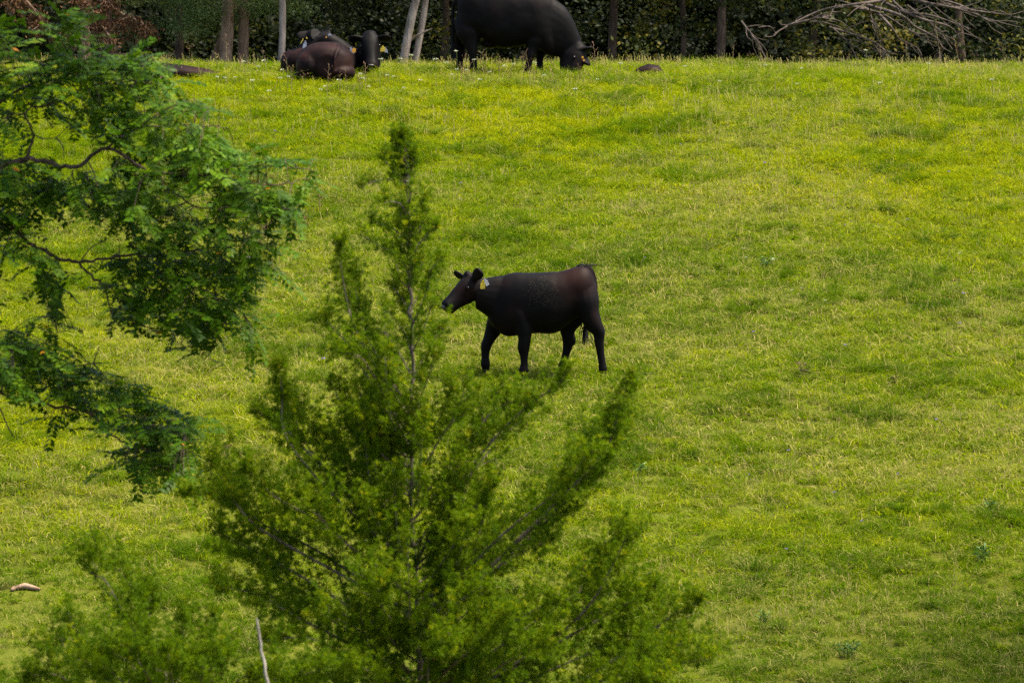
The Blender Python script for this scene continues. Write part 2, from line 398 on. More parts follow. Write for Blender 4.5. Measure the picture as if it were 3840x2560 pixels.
# darker tussocks of long arching grass, each its own clump
cx_, cy_, r = scatter(620, 12); ns = len(cx_); rr_ = .07 + .20 * r.random(ns) ** 1.6; cnt = (5 + 70 * rr_).astype(int); ti = np.repeat(np.arange(ns), cnt)
x = cx_[ti] + r.normal(size=len(ti)) * rr_[ti] * 1.35; y = cy_[ti] + r.normal(size=len(ti)) * rr_[ti] * .8
d_, t_, l_, near, top = fields(x, y); tt_ = (.02 + .24 * r.random(ns))[ti]; dr_ = (.18 + .38 * r.random(ns))[ti]
put(x, y, r, [4, 5], (.50 + 1.5 * rr_)[ti], dr_, tt_ + .14 * top + .10 * r.normal(size=len(x)), .2)
# long tufts mixed thinly through the sward
x, y, r = scatter(12000, 16); d_, t_, l_, near, top = fields(x, y)
put(x, y, r, [4, 5], .42 + .2 * r.random(len(x)), .25 + .35 * d_, .34 + .18 * top + .16 * r.normal(size=len(x)), .25)
# rank grass round the resting and grazing cattle
x, y, r = scatter(30000, 17); k = (x > gx(1000, 60)) & (x < gx(2300, 60)) & (y > 58.2) & (y < 62.3) & (fbm(x, y, .5, 5, 2) > .48); x, y = x[k], y[k]
put(x, y, r, [4, 5], .85, .3 + .3 * r.random(len(x)), .45 + .2 * r.normal(size=len(x)), .2)
# dry standing stalks
x, y, r = scatter(30000, 13); d_, t_, l_, near, top = fields(x, y)
k = r.random(len(x)) < np.clip((d_ - 0.40) * 3.2, 0.08, 1) * (1 - 0.6 * near) * (1 - .45 * top); x, y, top = x[k], y[k], top[k]
put(x, y, r, [6, 7], 0.62 + 0.25 * top, 0.55 + 0.5 * r.random(len(x)), 0.75 + 0.2 * r.random(len(x)), 0.10)
# taller growth along the crest
x, y, r = scatter(9000, 14); k = (y > 61.2) & (y < 66); x, y = x[k], y[k]
put(x, y, r, [4, 5, 4, 5, 4, 5, 4, 5, 6], 0.85, 0.35 + 0.3 * r.random(len(x)), 0.58 + 0.2 * r.normal(size=len(x)))
pos = np.concatenate(pos); gm = bpy.data.meshes.new('grass'); gm.vertices.add(len(pos)); gm.vertices.foreach_set('co', pos.astype(np.float32).ravel())
for an, arr, ty in (('rot', np.concatenate(rot), 'FLOAT_VECTOR'), ('scl', np.concatenate(scl), 'FLOAT_VECTOR')):
    a = gm.attributes.new(an, ty, 'POINT'); a.data.foreach_set('vector', arr.astype(np.float32).ravel())
a = gm.attributes.new('kind', 'INT', 'POINT'); a.data.foreach_set('value', np.concatenate(kind).astype(np.int32))
for an, arr in (('dry', np.concatenate(dry)), ('tone', np.concatenate(tone))):
    a = gm.attributes.new(an, 'FLOAT', 'POINT'); a.data.foreach_set('value', arr.astype(np.float32))
gm.update()
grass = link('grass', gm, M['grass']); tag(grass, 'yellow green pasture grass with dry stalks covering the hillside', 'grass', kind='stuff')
ng = bpy.data.node_groups.new('grass_scatter', 'GeometryNodeTree')
ng.interface.new_socket('Geometry', in_out='INPUT', socket_type='NodeSocketGeometry'); ng.interface.new_socket('Geometry', in_out='OUTPUT', socket_type='NodeSocketGeometry')
gi, go = ng.nodes.new('NodeGroupInput'), ng.nodes.new('NodeGroupOutput')
ci = ng.nodes.new('GeometryNodeCollectionInfo'); ci.inputs['Collection'].default_value = pcol; ci.inputs['Separate Children'].default_value = True; ci.inputs['Reset Children'].default_value = True
iop = ng.nodes.new('GeometryNodeInstanceOnPoints'); iop.inputs['Pick Instance'].default_value = True
def named(n, t):
    q = ng.nodes.new('GeometryNodeInputNamedAttribute'); q.data_type = t; q.inputs['Name'].default_value = n; return q.outputs[0]
ng.links.new(gi.outputs[0], iop.inputs['Points']); ng.links.new(ci.outputs[0], iop.inputs['Instance'])
ng.links.new(named('kind', 'INT'), iop.inputs['Instance Index']); ng.links.new(named('rot', 'FLOAT_VECTOR'), iop.inputs['Rotation'])
ng.links.new(named('scl', 'FLOAT_VECTOR'), iop.inputs['Scale']); ng.links.new(iop.outputs[0], go.inputs[0])
gmod = grass.modifiers.new('scatter', 'NODES'); gmod.node_group = ng

# ------------------------------------------------------------------ cattle
def catmull(rows, sub):
    return poly_smooth(rows, sub)
def loft(bm, stations, seg=22, sub=5, p=2.2):
    """closed organic tube through stations (centre, U half axis, V half axis)"""
    rows = [np.concatenate([np.array(c, float), np.array(u, float), np.array(v, float)]) for c, u, v in stations]
    rows = catmull(rows, sub); a = np.linspace(0, 2 * PI, seg, endpoint=False)
    ca = np.sign(np.cos(a)) * np.abs(np.cos(a)) ** (2 / p); sa = np.sign(np.sin(a)) * np.abs(np.sin(a)) ** (2 / p)
    rings = []
    for r_ in rows:
        c, u, v = r_[:3], r_[3:6], r_[6:9]
        rings.append([bm.verts.new(c + ca[k] * u + sa[k] * v) for k in range(seg)])
    for q in range(len(rings) - 1):
        for k in range(seg):
            bm.faces.new((rings[q][k], rings[q][(k + 1) % seg], rings[q + 1][(k + 1) % seg], rings[q + 1][k]))
    for ring, c, fl in ((rings[0], rows[0][:3], True), (rings[-1], rows[-1][:3], False)):
        cv = bm.verts.new(c)
        for k in range(seg):
            t = (ring[k], cv, ring[(k + 1) % seg]); bm.faces.new(t if fl else t[::-1])
def trunk_loft(bm, rows, conv, y0=0.0, p=2.4):
    st = []
    for zx, top, bot, hw in rows:
        x, zt = conv(zx, top); _, zb = conv(zx, bot)
        st.append(((x, y0, (zt + zb) / 2), (0, hw, 0), (0, 0, (zt - zb) / 2)))
    loft(bm, st, 56, 6, p)
def limb(bm, pts, p=2.0, side=0.85, deep=True):
    """pts: (x, y, z, r) along the limb; slightly narrower seen from the front than from the side"""
    if deep:
        a = pts[0]; pts = [(a[0], a[1] * .25, a[2] + .02, a[3] * .45), (a[0], a[1] * .62, a[2], a[3] * .85)] + list(pts[1:])
    q = np.array([t[:3] for t in pts], float); T = norm(np.gradient(q, axis=0)); st = []
    for k, t in enumerate(pts):
        U = np.array([0, 1.0, 0]); V = norm(np.cross(T[k], U)); U = norm(np.cross(V, T[k]))
        st.append((q[k], U * t[3] * side, V * t[3]))
    loft(bm, st, 16, 4, p)
def ball(bm, c, r3):
    m = Matrix.Translation(Vector(c)) @ Matrix.Diagonal((*r3, 1)); bmesh.ops.create_uvsphere(bm, u_segments=16, v_segments=10, radius=1.0, matrix=m)
def finish(name, bm, mat, parent, voxel=0.013, smooth=5):
    me = bpy.data.meshes.new(name); bm.normal_update(); bm.to_mesh(me); bm.free()
    o = bpy.data.objects.new(name, me); COL.objects.link(o)
    r = o.modifiers.new('r', 'REMESH'); r.mode = 'VOXEL'; r.voxel_size = voxel; r.use_smooth_shade = True
    s = o.modifiers.new('s', 'SMOOTH'); s.factor = 0.5; s.iterations = smooth
    dg = bpy.context.evaluated_depsgraph_get(); dg.update()
    m2 = bpy.data.meshes.new_from_object(o.evaluated_get(dg)); o.modifiers.clear(); o.data = m2; bpy.data.meshes.remove(me)
    m2.name = name; m2.materials.clear(); m2.materials.append(mat); o.parent = parent
    return o
def child_mesh(name, bm, mat, parent, smooth=True):
    me = bpy.data.meshes.new(name); bm.normal_update(); bm.to_mesh(me); bm.free()
    for q in me.polygons: q.use_smooth = smooth
    return link(name, me, mat, parent)

def head(bm, parent, poll, fwd, up, L, ears, bulk=1.0, jaw_open=0.0, nostrils=True):
    """cattle head along fwd from the poll; ears: list of (side, direction) ; returns helper to place points"""
    poll = np.array(poll, float); f = norm(np.array(fwd, float)); u = np.array(up, float); u = norm(u - f * np.dot(u, f)); s = np.cross(f, u)
    at = lambda t, a, b: poll + L * (f * t + s * a + u * b)
    rows = [(-0.16, -.12, .19, .16), (0.02, -.13, .245, .20), (0.20, -.15, .275, .225), (0.40, -.155, .26, .19), (0.60, -.14, .215, .16), (0.78, -.135, .185, .155), (0.93, -.135, .178, .16), (1.0, -.135, .135, .125), (1.03, -.135, .09, .09)]
    loft(bm, [(at(t, 0, c), s * L * w * bulk, u * L * h * bulk) for t, c, h, w in rows], 20, 4, 2.35)
    ball(bm, at(0.0, 0, 0.07), (0.10 * L,) * 3)
    for sd, b in ((1, .0), (-1, .0)):
        ball(bm, at(0.26, 0.155 * sd, -0.0), (0.075 * L,) * 3)             # brow
    if jaw_open: loft(bm, [(at(0.5, 0, -.24), s * L * .09, u * L * .06), (at(0.72, 0, -.25 - jaw_open * .5), s * L * .085, u * L * .05), (at(0.90, 0, -.22 - jaw_open), s * L * .07, u * L * .035)], 14, 3)
    for sd, dr in ears:
        dr = norm(np.array(dr, float)); b0 = at(0.05, 0.17 * sd, 0.02)
        w = norm(np.cross(dr, f)); n = np.cross(dr, w); n = n / np.linalg.norm(n)
        el = 0.40 * L
        loft(bm, [(b0 - dr * 0.03, w * .05 * L, n * .04 * L), (b0 + dr * el * .25, w * .105 * L, n * .05 * L), (b0 + dr * el * .6, w * .155 * L, n * .05 * L), (b0 + dr * el * .88, w * .135 * L, n * .045 * L), (b0 + dr * el, w * .06 * L, n * .035 * L)], 14, 4)
    for sd in (1, -1):
        b2 = bmesh.new(); ball(b2, at(0.285, 0.205 * sd * bulk, -0.01), (0.040 * L,) * 3); child_mesh('eye', b2, M['eye'], parent)
    b2 = bmesh.new(); loft(b2, [(at(0.92, 0, -.06), s * L * .125, u * L * .105), (at(0.995, 0, -.08), s * L * .122, u * L * .095), (at(1.05, 0, -.10), s * L * .085, u * L * .065)], 14, 3); child_mesh('nose_pad', b2, M['nose'], parent)
    if nostrils:
        for sd in (1, -1):
            b2 = bmesh.new(); ball(b2, at(1.035, 0.072 * sd, -.07), (0.030 * L,) * 3); child_mesh('nostril', b2, M['eye'], parent)
    return at, f, s, u
def ear_tag(parent, c, right, down, w, h, mat, name='ear_tag', round_=False):
    """flat plastic tag hanging from c: a narrow neck widening to a plate (or a round button)"""
    right = norm(np.array(right, float)); down = norm(np.array(down, float)); n = np.cross(right, down); bm = bmesh.new()
    if round_: out = [(math.cos(a) * w / 2, h / 2 + math.sin(a) * h / 2) for a in np.linspace(0, 2 * PI, 14, endpoint=False)]
    else: out = [(-.12 * w, 0), (.12 * w, 0), (.22 * w, .22 * h), (.5 * w, .42 * h), (.5 * w, .92 * h), (.42 * w, h), (-.42 * w, h), (-.5 * w, .92 * h), (-.5 * w, .42 * h), (-.22 * w, .22 * h)]
    c = np.array(c, float)
    a = [bm.verts.new(c + right * q[0] + down * q[1] + n * .002) for q in out]; b = [bm.verts.new(c + right * q[0] + down * q[1] - n * .002) for q in out]
    bm.faces.new(a); bm.faces.new(b[::-1])
    for k in range(len(a)): bm.faces.new((a[k], b[k], b[(k + 1) % len(a)], a[(k + 1) % len(a)]))
    bmesh.ops.recalc_face_normals(bm, faces=bm.faces); return child_mesh(name, bm, mat, parent, False)
def hair_tuft(name, parent, root, spread, length, n, down=(0, 0, -1), w=0.008, seed=1):
    r = np.random.default_rng(seed); b = Bag(); root = np.array(root, float)
    for k in range(n):
        p0 = root + r.normal(size=3) * np.array(spread); d = norm(np.array(down) + r.normal(size=3) * 0.16); l = length * (0.6 + 0.6 * r.random())
        q = poly_smooth([p0 - d * 0.03, p0 + d * l * .5, p0 + d * l + r.normal(size=3) * .02], 3)
        b.add(*tube(q, np.linspace(w, w * .25, len(q)), 4))
    return link(name, b.mesh(name, True), M['hair'], parent)

# --- the calf walking left across the slope
calf = empty('calf', on_slope(2012, 1418)); tag(calf, 'black calf walking left across the slope with yellow and white ear tags', 'calf')
cv = lambda zx, zy: ((zx - 1200) / 1088.0, (1450 - zy) / 1085.0)
bm = bmesh.new()
trunk_loft(bm, [(610, 470, 700, .06), (650, 400, 800, .115), (730, 290, 885, .155), (840, 215, 950, .185), (950, 192, 945, .205), (1080, 194, 925, .22), (1220, 192, 915, .238), (1360, 185, 922, .245), (1470, 180, 892, .235), (1560, 158, 825, .22), (1650, 130, 745, .205), (1750, 112, 720, .192), (1830, 150, 715, .165), (1885, 260, 680, .12), (1905, 380, 600, .06)], cv)
# neck
nk = []
for zx, zy, hv, hw, y in ((900, 500, .25, .17, 0), (760, 505, .255, .145, -.01), (660, 492, .23, .135, -.02), (600, 475, .205, .125, -.03), (540, 455, .185, .115, -.04), (480, 437, .165, .105, -.05)):
    x, z = cv(zx, zy); nk.append(((x, y, z), (0, hw, 0), (.05 * hv, 0, hv)))
loft(bm, nk, 20, 4)
hx, hz = cv(425, 268)
at, hf, hs, hu = head(bm, calf, (hx, -0.06, hz), (-0.66, -0.30, -0.58), (-0.50, -0.33, 0.79), 0.44,
                      [(-1, (0.46, -0.50, 0.60)), (1, (-0.66, 0.45, 0.30))], 1.13)
px_, pz_ = cv(375, 225); ball(bm, (px_, -0.06, pz_), (.045, .05, .055))
def cpt(zx, zy, y, r): x, z = cv(zx, zy); return (x, y, z, r)
limb(bm, [cpt(985, 480, -.08, 0.1200), cpt(1005, 650, -.105, 0.1300), cpt(1048, 850, -.125, 0.0994), cpt(1058, 960, -.135, 0.0723), cpt(1045, 1085, -.13, 0.0678), cpt(1050, 1170, -.13, 0.0486), cpt(1052, 1270, -.13, 0.0407), cpt(1045, 1350, -.13, 0.0531), cpt(1035, 1405, -.13, 0.0429), cpt(1030, 1455, -.13, 0.0565)])
limb(bm, [cpt(800, 560, .07, 0.1200), cpt(750, 740, .09, 0.1200), cpt(690, 870, .13, 0.0960), cpt(635, 985, .13, 0.0678), cpt(595, 1085, .13, 0.0588), cpt(588, 1190, .13, 0.0429), cpt(588, 1290, .13, 0.0542), cpt(594, 1350, .13, 0.0407), cpt(590, 1415, .13, 0.0508)])
limb(bm, [cpt(1740, 330, -.05, 0.1700), cpt(1775, 520, -.072, 0.1600), cpt(1830, 690, -.105, 0.1150), cpt(1890, 820, -.12, 0.0927), cpt(1945, 905, -.12, 0.0701), cpt(1945, 1000, -.12, 0.0554), cpt(1962, 1140, -.12, 0.0441), cpt(1983, 1270, -.12, 0.0418), cpt(1990, 1335, -.12, 0.0486), cpt(1988, 1395, -.12, 0.0429), cpt(1998, 1448, -.12, 0.0542)])
ball(bm, (cv(1985, 890)[0], -.12, cv(1985, 890)[1]), (.028, .032, .062))
limb(bm, [cpt(1700, 560, .07, 0.1500), cpt(1640, 740, .10, 0.1200), cpt(1570, 880, .12, 0.0881), cpt(1585, 1000, .12, 0.0701), cpt(1562, 1130, .12, 0.0486), cpt(1528, 1250, .12, 0.0396), cpt(1505, 1310, .12, 0.0429), cpt(1515, 1370, .12, 0.0384), cpt(1530, 1425, .12, 0.0497)])
ball(bm, (cv(1645, 1010)[0], .12, cv(1645, 1010)[1]), (.026, .028, .055))
limb(bm, [cpt(1780, 125, 0, .030), cpt(1850, 165, 0, .030), cpt(1898, 330, 0, .028), cpt(1890, 560, .01, .024), cpt(1850, 720, .02, .020), cpt(1800, 860, .02, .022)], side=1.0, deep=False)
finish('body', bm, M['calf'], calf, 0.010, 4)
tx, tz = cv(1790, 850); hair_tuft('tail_hair', calf, (tx, .02, tz), (.018, .012, .02), .16, 46, (-.08, 0, -1), .006, 4)
tx, tz = cv(1770, 112); hair_tuft('rump_hair', calf, (tx, 0, tz), (.05, .03, .006), .05, 30, (.6, 0, .35), .006, 5)
tx, tz = cv(566, 262)
ear_tag(calf, (tx, -0.185, tz), (1.0, -0.1, 0.0), (-.08, 0, -1), .052, .108, M['tag_yellow']); ear_tag(calf, (tx + .012, -0.170, tz + .012), (.85, .1, .55), (.42, 0, -.9), .040, .09, M['tag_white'])

# --- the grown cow grazing at the crest, facing right
cow = empty('cow', on_slope(1953, 286)); tag(cow, 'large black cow grazing head down at the hill crest, its back cut off above', 'cow')
cv2 = lambda zx, zy: ((zx - 1150) / 900.0, (990 - zy) / 900.0)
bm = bmesh.new()
trunk_loft(bm, [(312, 60, 330, .06), (335, -60, 440, .15), (400, -150, 510, .23), (520, -185, 480, .28), (640, -182, 505, .30), (740, -178, 570, .315), (900, -165, 628, .33), (1080, -155, 615, .335), (1250, -155, 592, .32), (1390, -150, 640, .30), (1500, -90, 715, .25), (1590, 10, 735, .19), (1650, 130, 690, .10)], cv2, p=2.75)
nk = []
for tx_, ty_, bx_, by_, hw in ((1560, -40, 1500, 700, .21), (1640, 15, 1580, 735, .185), (1740, 95, 1655, 745, .16), (1830, 235, 1705, 765, .14), (1905, 410, 1735, 800, .125), (1975, 600, 1780, 850, .115)):
    xa, za = cv2(tx_, ty_); xb, zb = cv2(bx_, by_); nk.append((((xa + xb) / 2, -.02, (za + zb) / 2), (0, hw, 0), ((xa - xb) / 2, 0, (za - zb) / 2)))
loft(bm, nk, 22, 4)
hx, hz = cv2(1950, 640)
at, hf, hs, hu = head(bm, cow, (hx - .02, -.06, hz - .02), (-0.24, -0.30, -0.92), (0.88, -0.42, -0.10), .58, [(1, (0.80, 0.30, 0.10)), (-1, (0.25, -0.72, -0.60))], 1.18)
def cp2(zx, zy, y, r): x, z = cv2(zx, zy); return (x, y, z, r)
limb(bm, [cp2(430, 250, -.06, .20), cp2(470, 430, -.11, .18), cp2(500, 570, -.15, .11), cp2(520, 680, -.18, .070), cp2(525, 780, -.18, .058), cp2(530, 890, -.18, .062), cp2(528, 1000, -.18, .07)])
limb(bm, [cp2(400, 300, .08, .18), cp2(380, 470, .14, .13), cp2(360, 600, .17, .08), cp2(362, 700, .17, .064), cp2(345, 800, .17, .052), cp2(342, 890, .17, .058), cp2(340, 970, .17, .065)])
limb(bm, [cp2(1370, 330, -.10, .20), cp2(1340, 520, -.15, .15), cp2(1295, 640, -.18, .088), cp2(1275, 720, -.2, .066), cp2(1258, 810, -.2, .050), cp2(1245, 900, -.2, .055), cp2(1240, 1000, -.2, .065)])
limb(bm, [cp2(1450, 450, .16, .17), cp2(1420, 620, .18, .10), cp2(1405, 720, .18, .066), cp2(1400, 800, .18, .052), cp2(1402, 890, .18, .055), cp2(1400, 970, .18, .065)])
ball(bm, (cv2(760, 560)[0], 0, cv2(760, 575)[1]), (.17, .15, .06))      # udder
limb(bm, [cp2(380, -40, 0, .04), cp2(310, -15, 0, .035), cp2(262, 90, 0, .026), cp2(256, 300, 0, .024), cp2(258, 480, 0, .026), cp2(265, 620, 0, .034), cp2(275, 750, 0, .026)], side=1, deep=False)
finish('body', bm, M['cow'], cow, 0.013, 8)
tx, tz = cv2(268, 600); hair_tuft('tail_hair', cow, (tx, 0, tz), (.015, .015, .05), .18, 44, (.03, 0, -1), .007, 9)
for zx, zy in ((1955, 745), (1970, 782)):
    tx, tz = cv2(zx, zy); ear_tag(cow, (tx, -.36, tz + .012), (1, 0, .2), (0.1, 0, -1), .030, .034, M['tag_orange'], round_=True)

# --- three cattle lying close together left of the grazing cow
cowA = empty('lying_cow', on_slope(1238, 300)); tag(cowA, 'brown black cow lying with its rump towards us, foremost of the resting group', 'cow', 'cattle resting on the hill crest')
ca = lambda zx, zy: ((zx - 1000) / 1121.0, (1010 - zy) / 1121.0)
bm = bmesh.new()
def sec(y, cx, cz, hw, hh): return ((cx, y, cz), (hw, 0, 0.0), (0, 0, hh))
loft(bm, [sec(-.62, -.02, .20, .14, .16), sec(-.55, -.03, .22, .31, .24), sec(-.40, -.05, .235, .39, .28), sec(-.18, -.06, .25, .41, .295), sec(.15, -.05, .25, .40, .29), sec(.55, .04, .25, .38, .27), sec(.9, .08, .26, .30, .26), sec(1.15, .10, .27, .18, .20)], 26, 4, 2.1)
for (zx, zy, y, r3) in ((700, 800, -.38, (.21, .26, .24)), (1190, 900, -.40, (.22, .25, .14)), (760, 570, -.22, (.15, .2, .10)), (1080, 480, -.25, (.12, .2, .07)), (1000, 500, -.1, (.26, .35, .09))):
    x, z = ca(zx, zy); ball(bm, (x, y, z), r3)
def cpa(zx, zy, y, r): x, z = ca(zx, zy); return (x, y, z, r)
limb(bm, [cpa(1175, 430, -.30, .022), cpa(1160, 520, -.52, .022), cpa(1120, 640, -.635, .022), cpa(1100, 780, -.66, .020), cpa(1075, 940, -.66, .018)], side=1, deep=False)
limb(bm, [cpa(640, 900, -.30, .12), cpa(540, 960, -.45, .09), cpa(500, 990, -.52, .05)], side=1, deep=False)
finish('body', bm, M['brown'], cowA, 0.015, 9)

cowB = empty('lying_cow', on_slope(1190, 286)); tag(cowB, 'black cow lying behind the foremost one, head turned away over its back', 'cow', 'cattle resting on the hill crest')
k_ = 262.0
def cb(px, py): return ((px - 1190) / k_, (286 - py) / k_)
bm = bmesh.new()
rows = [(1050, 240, .05, .05), (1062, 238, .20, .15), (1095, 232, .30, .19), (1160, 228, .34, .22), (1240, 226, .34, .23), (1310, 228, .28, .23), (1350, 232, .15, .17)]
loft(bm, [((cb(a, b)[0], .1, cb(a, b)[1]), (0, w, 0), (0, 0, h)) for a, b, w, h in rows], 22, 4, 2.2)
nk = [(1310, 215, .05, .17), (1275, 185, .02, .16), (1235, 160, 0, .145), (1195, 150, .03, .135)]
loft(bm, [((cb(a, b)[0], y, cb(a, b)[1]), (0, r * .8, 0), (.35 * r, 0, .9 * r)) for a, b, y, r in nk], 18, 4)
loft(bm, [((cb(a, b)[0], y, cb(a, b)[1]), (0, r * .8, 0), (r, 0, r * .4)) for a, b, y, r in ((1180, 140, .02, .14), (1165, 175, -.02, .13), (1145, 215, .02, .15))], 18, 4)
hx, hz = cb(1178, 124)
head(bm, cowB, (hx, .03, hz), (-0.42, 0.80, -0.42), (0.10, 0.38, 0.92), .47, [(1, (0.9, -0.25, 0.12)), (-1, (-0.80, -0.35, -0.42))], 1.08)
bb = finish('body', bm, M['brown'], cowB, 0.014, 5); bb.data.materials.append(M['cow'])
bb.data.polygons.foreach_set('material_index', np.array([1 if q.center[2] > .40 + .04 * math.sin(q.center[0] * 23) else 0 for q in bb.data.polygons], np.int32))
tx, tz = cb(1148, 152); ear_tag(cowB, (tx, -.14, tz), (.9, -.2, .2), (-.15, -.1, -1), .055, .11, M['tag_white']); ear_tag(cowB, (tx - .03, -.16, tz + .03), (.5, -.6, .3), (-.45, 0, -.9), .035, .085, M['tag_yellow'])
tx, tz = cb(1152, 137); ear_tag(cowB, (tx, -.15, tz), (1, 0, .2), (.2, 0, -1), .02, .035, M['tag_yellow'])
tx, tz = cb(1222, 136); ear_tag(cowB, (tx + .02, -.14, tz), (1, 0, 0), (0, 0, -1), .024, .024, M['tag_orange'], round_=True)
tx, tz = cb(1240, 124); ear_tag(cowB, (tx, -.08, tz), (1, 0, .1), (0, 0, -1), .05, .035, M['tag_white'])

cowC = empty('lying_cow', on_slope(1392, 284)); tag(cowC, 'black cow lying face on to us with a big yellow tag in each ear', 'cow', 'cattle resting on the hill crest')
def cc(px, py): return ((px - 1392) / 260.0, (284 - py) / 260.0)
bm = bmesh.new()
loft(bm, [((cc(1392, 240)[0], -.12, .14), (.11, 0, 0), (0, 0, .15)), ((-.02, 0, .20), (.16, 0, 0), (0, 0, .22)), ((-.10, .35, .20), (.20, 0, 0), (0, 0, .20)), ((-.22, .9, .20), (.30, 0, 0), (0, 0, .20)), ((-.3, 1.4, .2), (.30, 0, 0), (0, 0, .2)), ((-.35, 1.75, .22), (.18, 0, 0), (0, 0, .18))], 22, 4)
hx, hz = cc(1388, 139)
loft(bm, [((-.05, .28, .28), (.18, 0, 0), (0, .1, .22)), ((-.02, .12, hz - .14), (.16, 0, 0), (0, .12, .17)), ((hx, .10, hz - .06), (.125, 0, 0), (0, .11, .12))], 18, 4)
at, hf, hs, hu = head(bm, cowC, (hx, .0, hz), (0.05, -0.58, -0.81), (0.0, -0.81, 0.58), .54, [(1, (-0.95, -0.1, -0.04)), (-1, (0.95, -0.05, -0.02))], 1.2, 0.10)
finish('body', bm, M['cow'], cowC, 0.013, 4)
b2 = bmesh.new(); x, z = cc(1396, 246); ball(b2, (x, -.36, z), (.045, .03, .014)); child_mesh('lower_lip', b2, M['lip'], cowC)
tx, tz = cc(1329, 181); ear_tag(cowC, (tx, -.13, tz), (1, 0, .1), (.05, 0, -1), .062, .066, M['tag_orange'], round_=True)
tx, tz = cc(1316, 176); ear_tag(cowC, (tx, -.115, tz), (.95, 0, .3), (.35, 0, -.95), .055, .11, M['tag_white'])
tx, tz = cc(1438, 177); ear_tag(cowC, (tx, -.13, tz + .02), (1, 0, .12), (.0, 0, -1), .072, .085, M['tag_yellow'])
tx, tz = cc(1447, 180); ear_tag(cowC, (tx, -.115, tz + .01), (1, 0, -.3), (.12, 0, -1), .06, .078, M['tag_white'])

# --- cow lying in the hollow behind the locust, only its sloping back shows
cowD = empty('lying_cow', on_slope(690, 300)); tag(cowD, 'dark brown cow lying low behind the locust leaves, only its back showing', 'cow', 'cattle resting on the hill crest')
baseD = cowD.location
def cd(px, hgt):
    x = (px - 690) / F * baseD.y; return np.array((x, 0, Hf(baseD.x + x, baseD.y) - baseD.z + hgt))
bm = bmesh.new(); st = []
for px, hgt, w in ((425, .12, .12), (465, .33, .24), (540, .335, .30), (610, .27, .31), (680, .225, .30), (740, .16, .28), (790, .095, .22), (835, .0, .12)):
    t = cd(px, hgt); zb = t[2] - hgt - .05; st.append(((t[0], 0, (t[2] + zb) / 2), (0, w, 0), (0, 0, max(.05, (t[2] - zb) / 2))))
loft(bm, st, 32, 4)
t = cd(400, .24); head(bm, cowD, t, (-.93, -.30, -.15), (-.1, -.1, .95), .42, [(1, (.2, .9, .1)), (-1, (.2, -.9, .1))])
loft(bm, [(cd(520, .20), (0, .17, 0), (.1, 0, .18)), (cd(450, .22), (0, .13, 0), (.1, 0, .14)), (t, (0, .1, 0), (.06, 0, .11))], 16, 4)
finish('body', bm, M['brown'], cowD, 0.017, 5)

# --- small calf curled up in the grass right of the grazing cow
calfE = empty('lying_calf', on_slope(2430, 283)); tag(calfE, 'small dark brown calf curled low in the grass right of the grazing cow', 'calf', 'cattle resting on the hill crest')
be = calfE.location
def ce(px, hgt): x = (px - 2430) / F * be.y; return np.array((x, 0, hgt))
bm = bmesh.new(); st = []
for px, hgt, w in ((2372, .03, .05), (2384, .09, .13), (2406, .135, .18), (2436, .16, .19), (2462, .145, .17), (2480, .09, .11), (2490, .03, .04)):
    t = ce(px, hgt); zb = -.06; st.append(((t[0], 0, (t[2] + zb) / 2), (0, w, 0), (0, 0, max(.03, (t[2] - zb) / 2))))
loft(bm, st, 20, 4)
ball(bm, ce(2462, .10), (.06, .10, .05)); ball(bm, ce(2432, .125), (.05, .12, .045))
finish('body', bm, M['brown'], calfE, 0.010, 4)

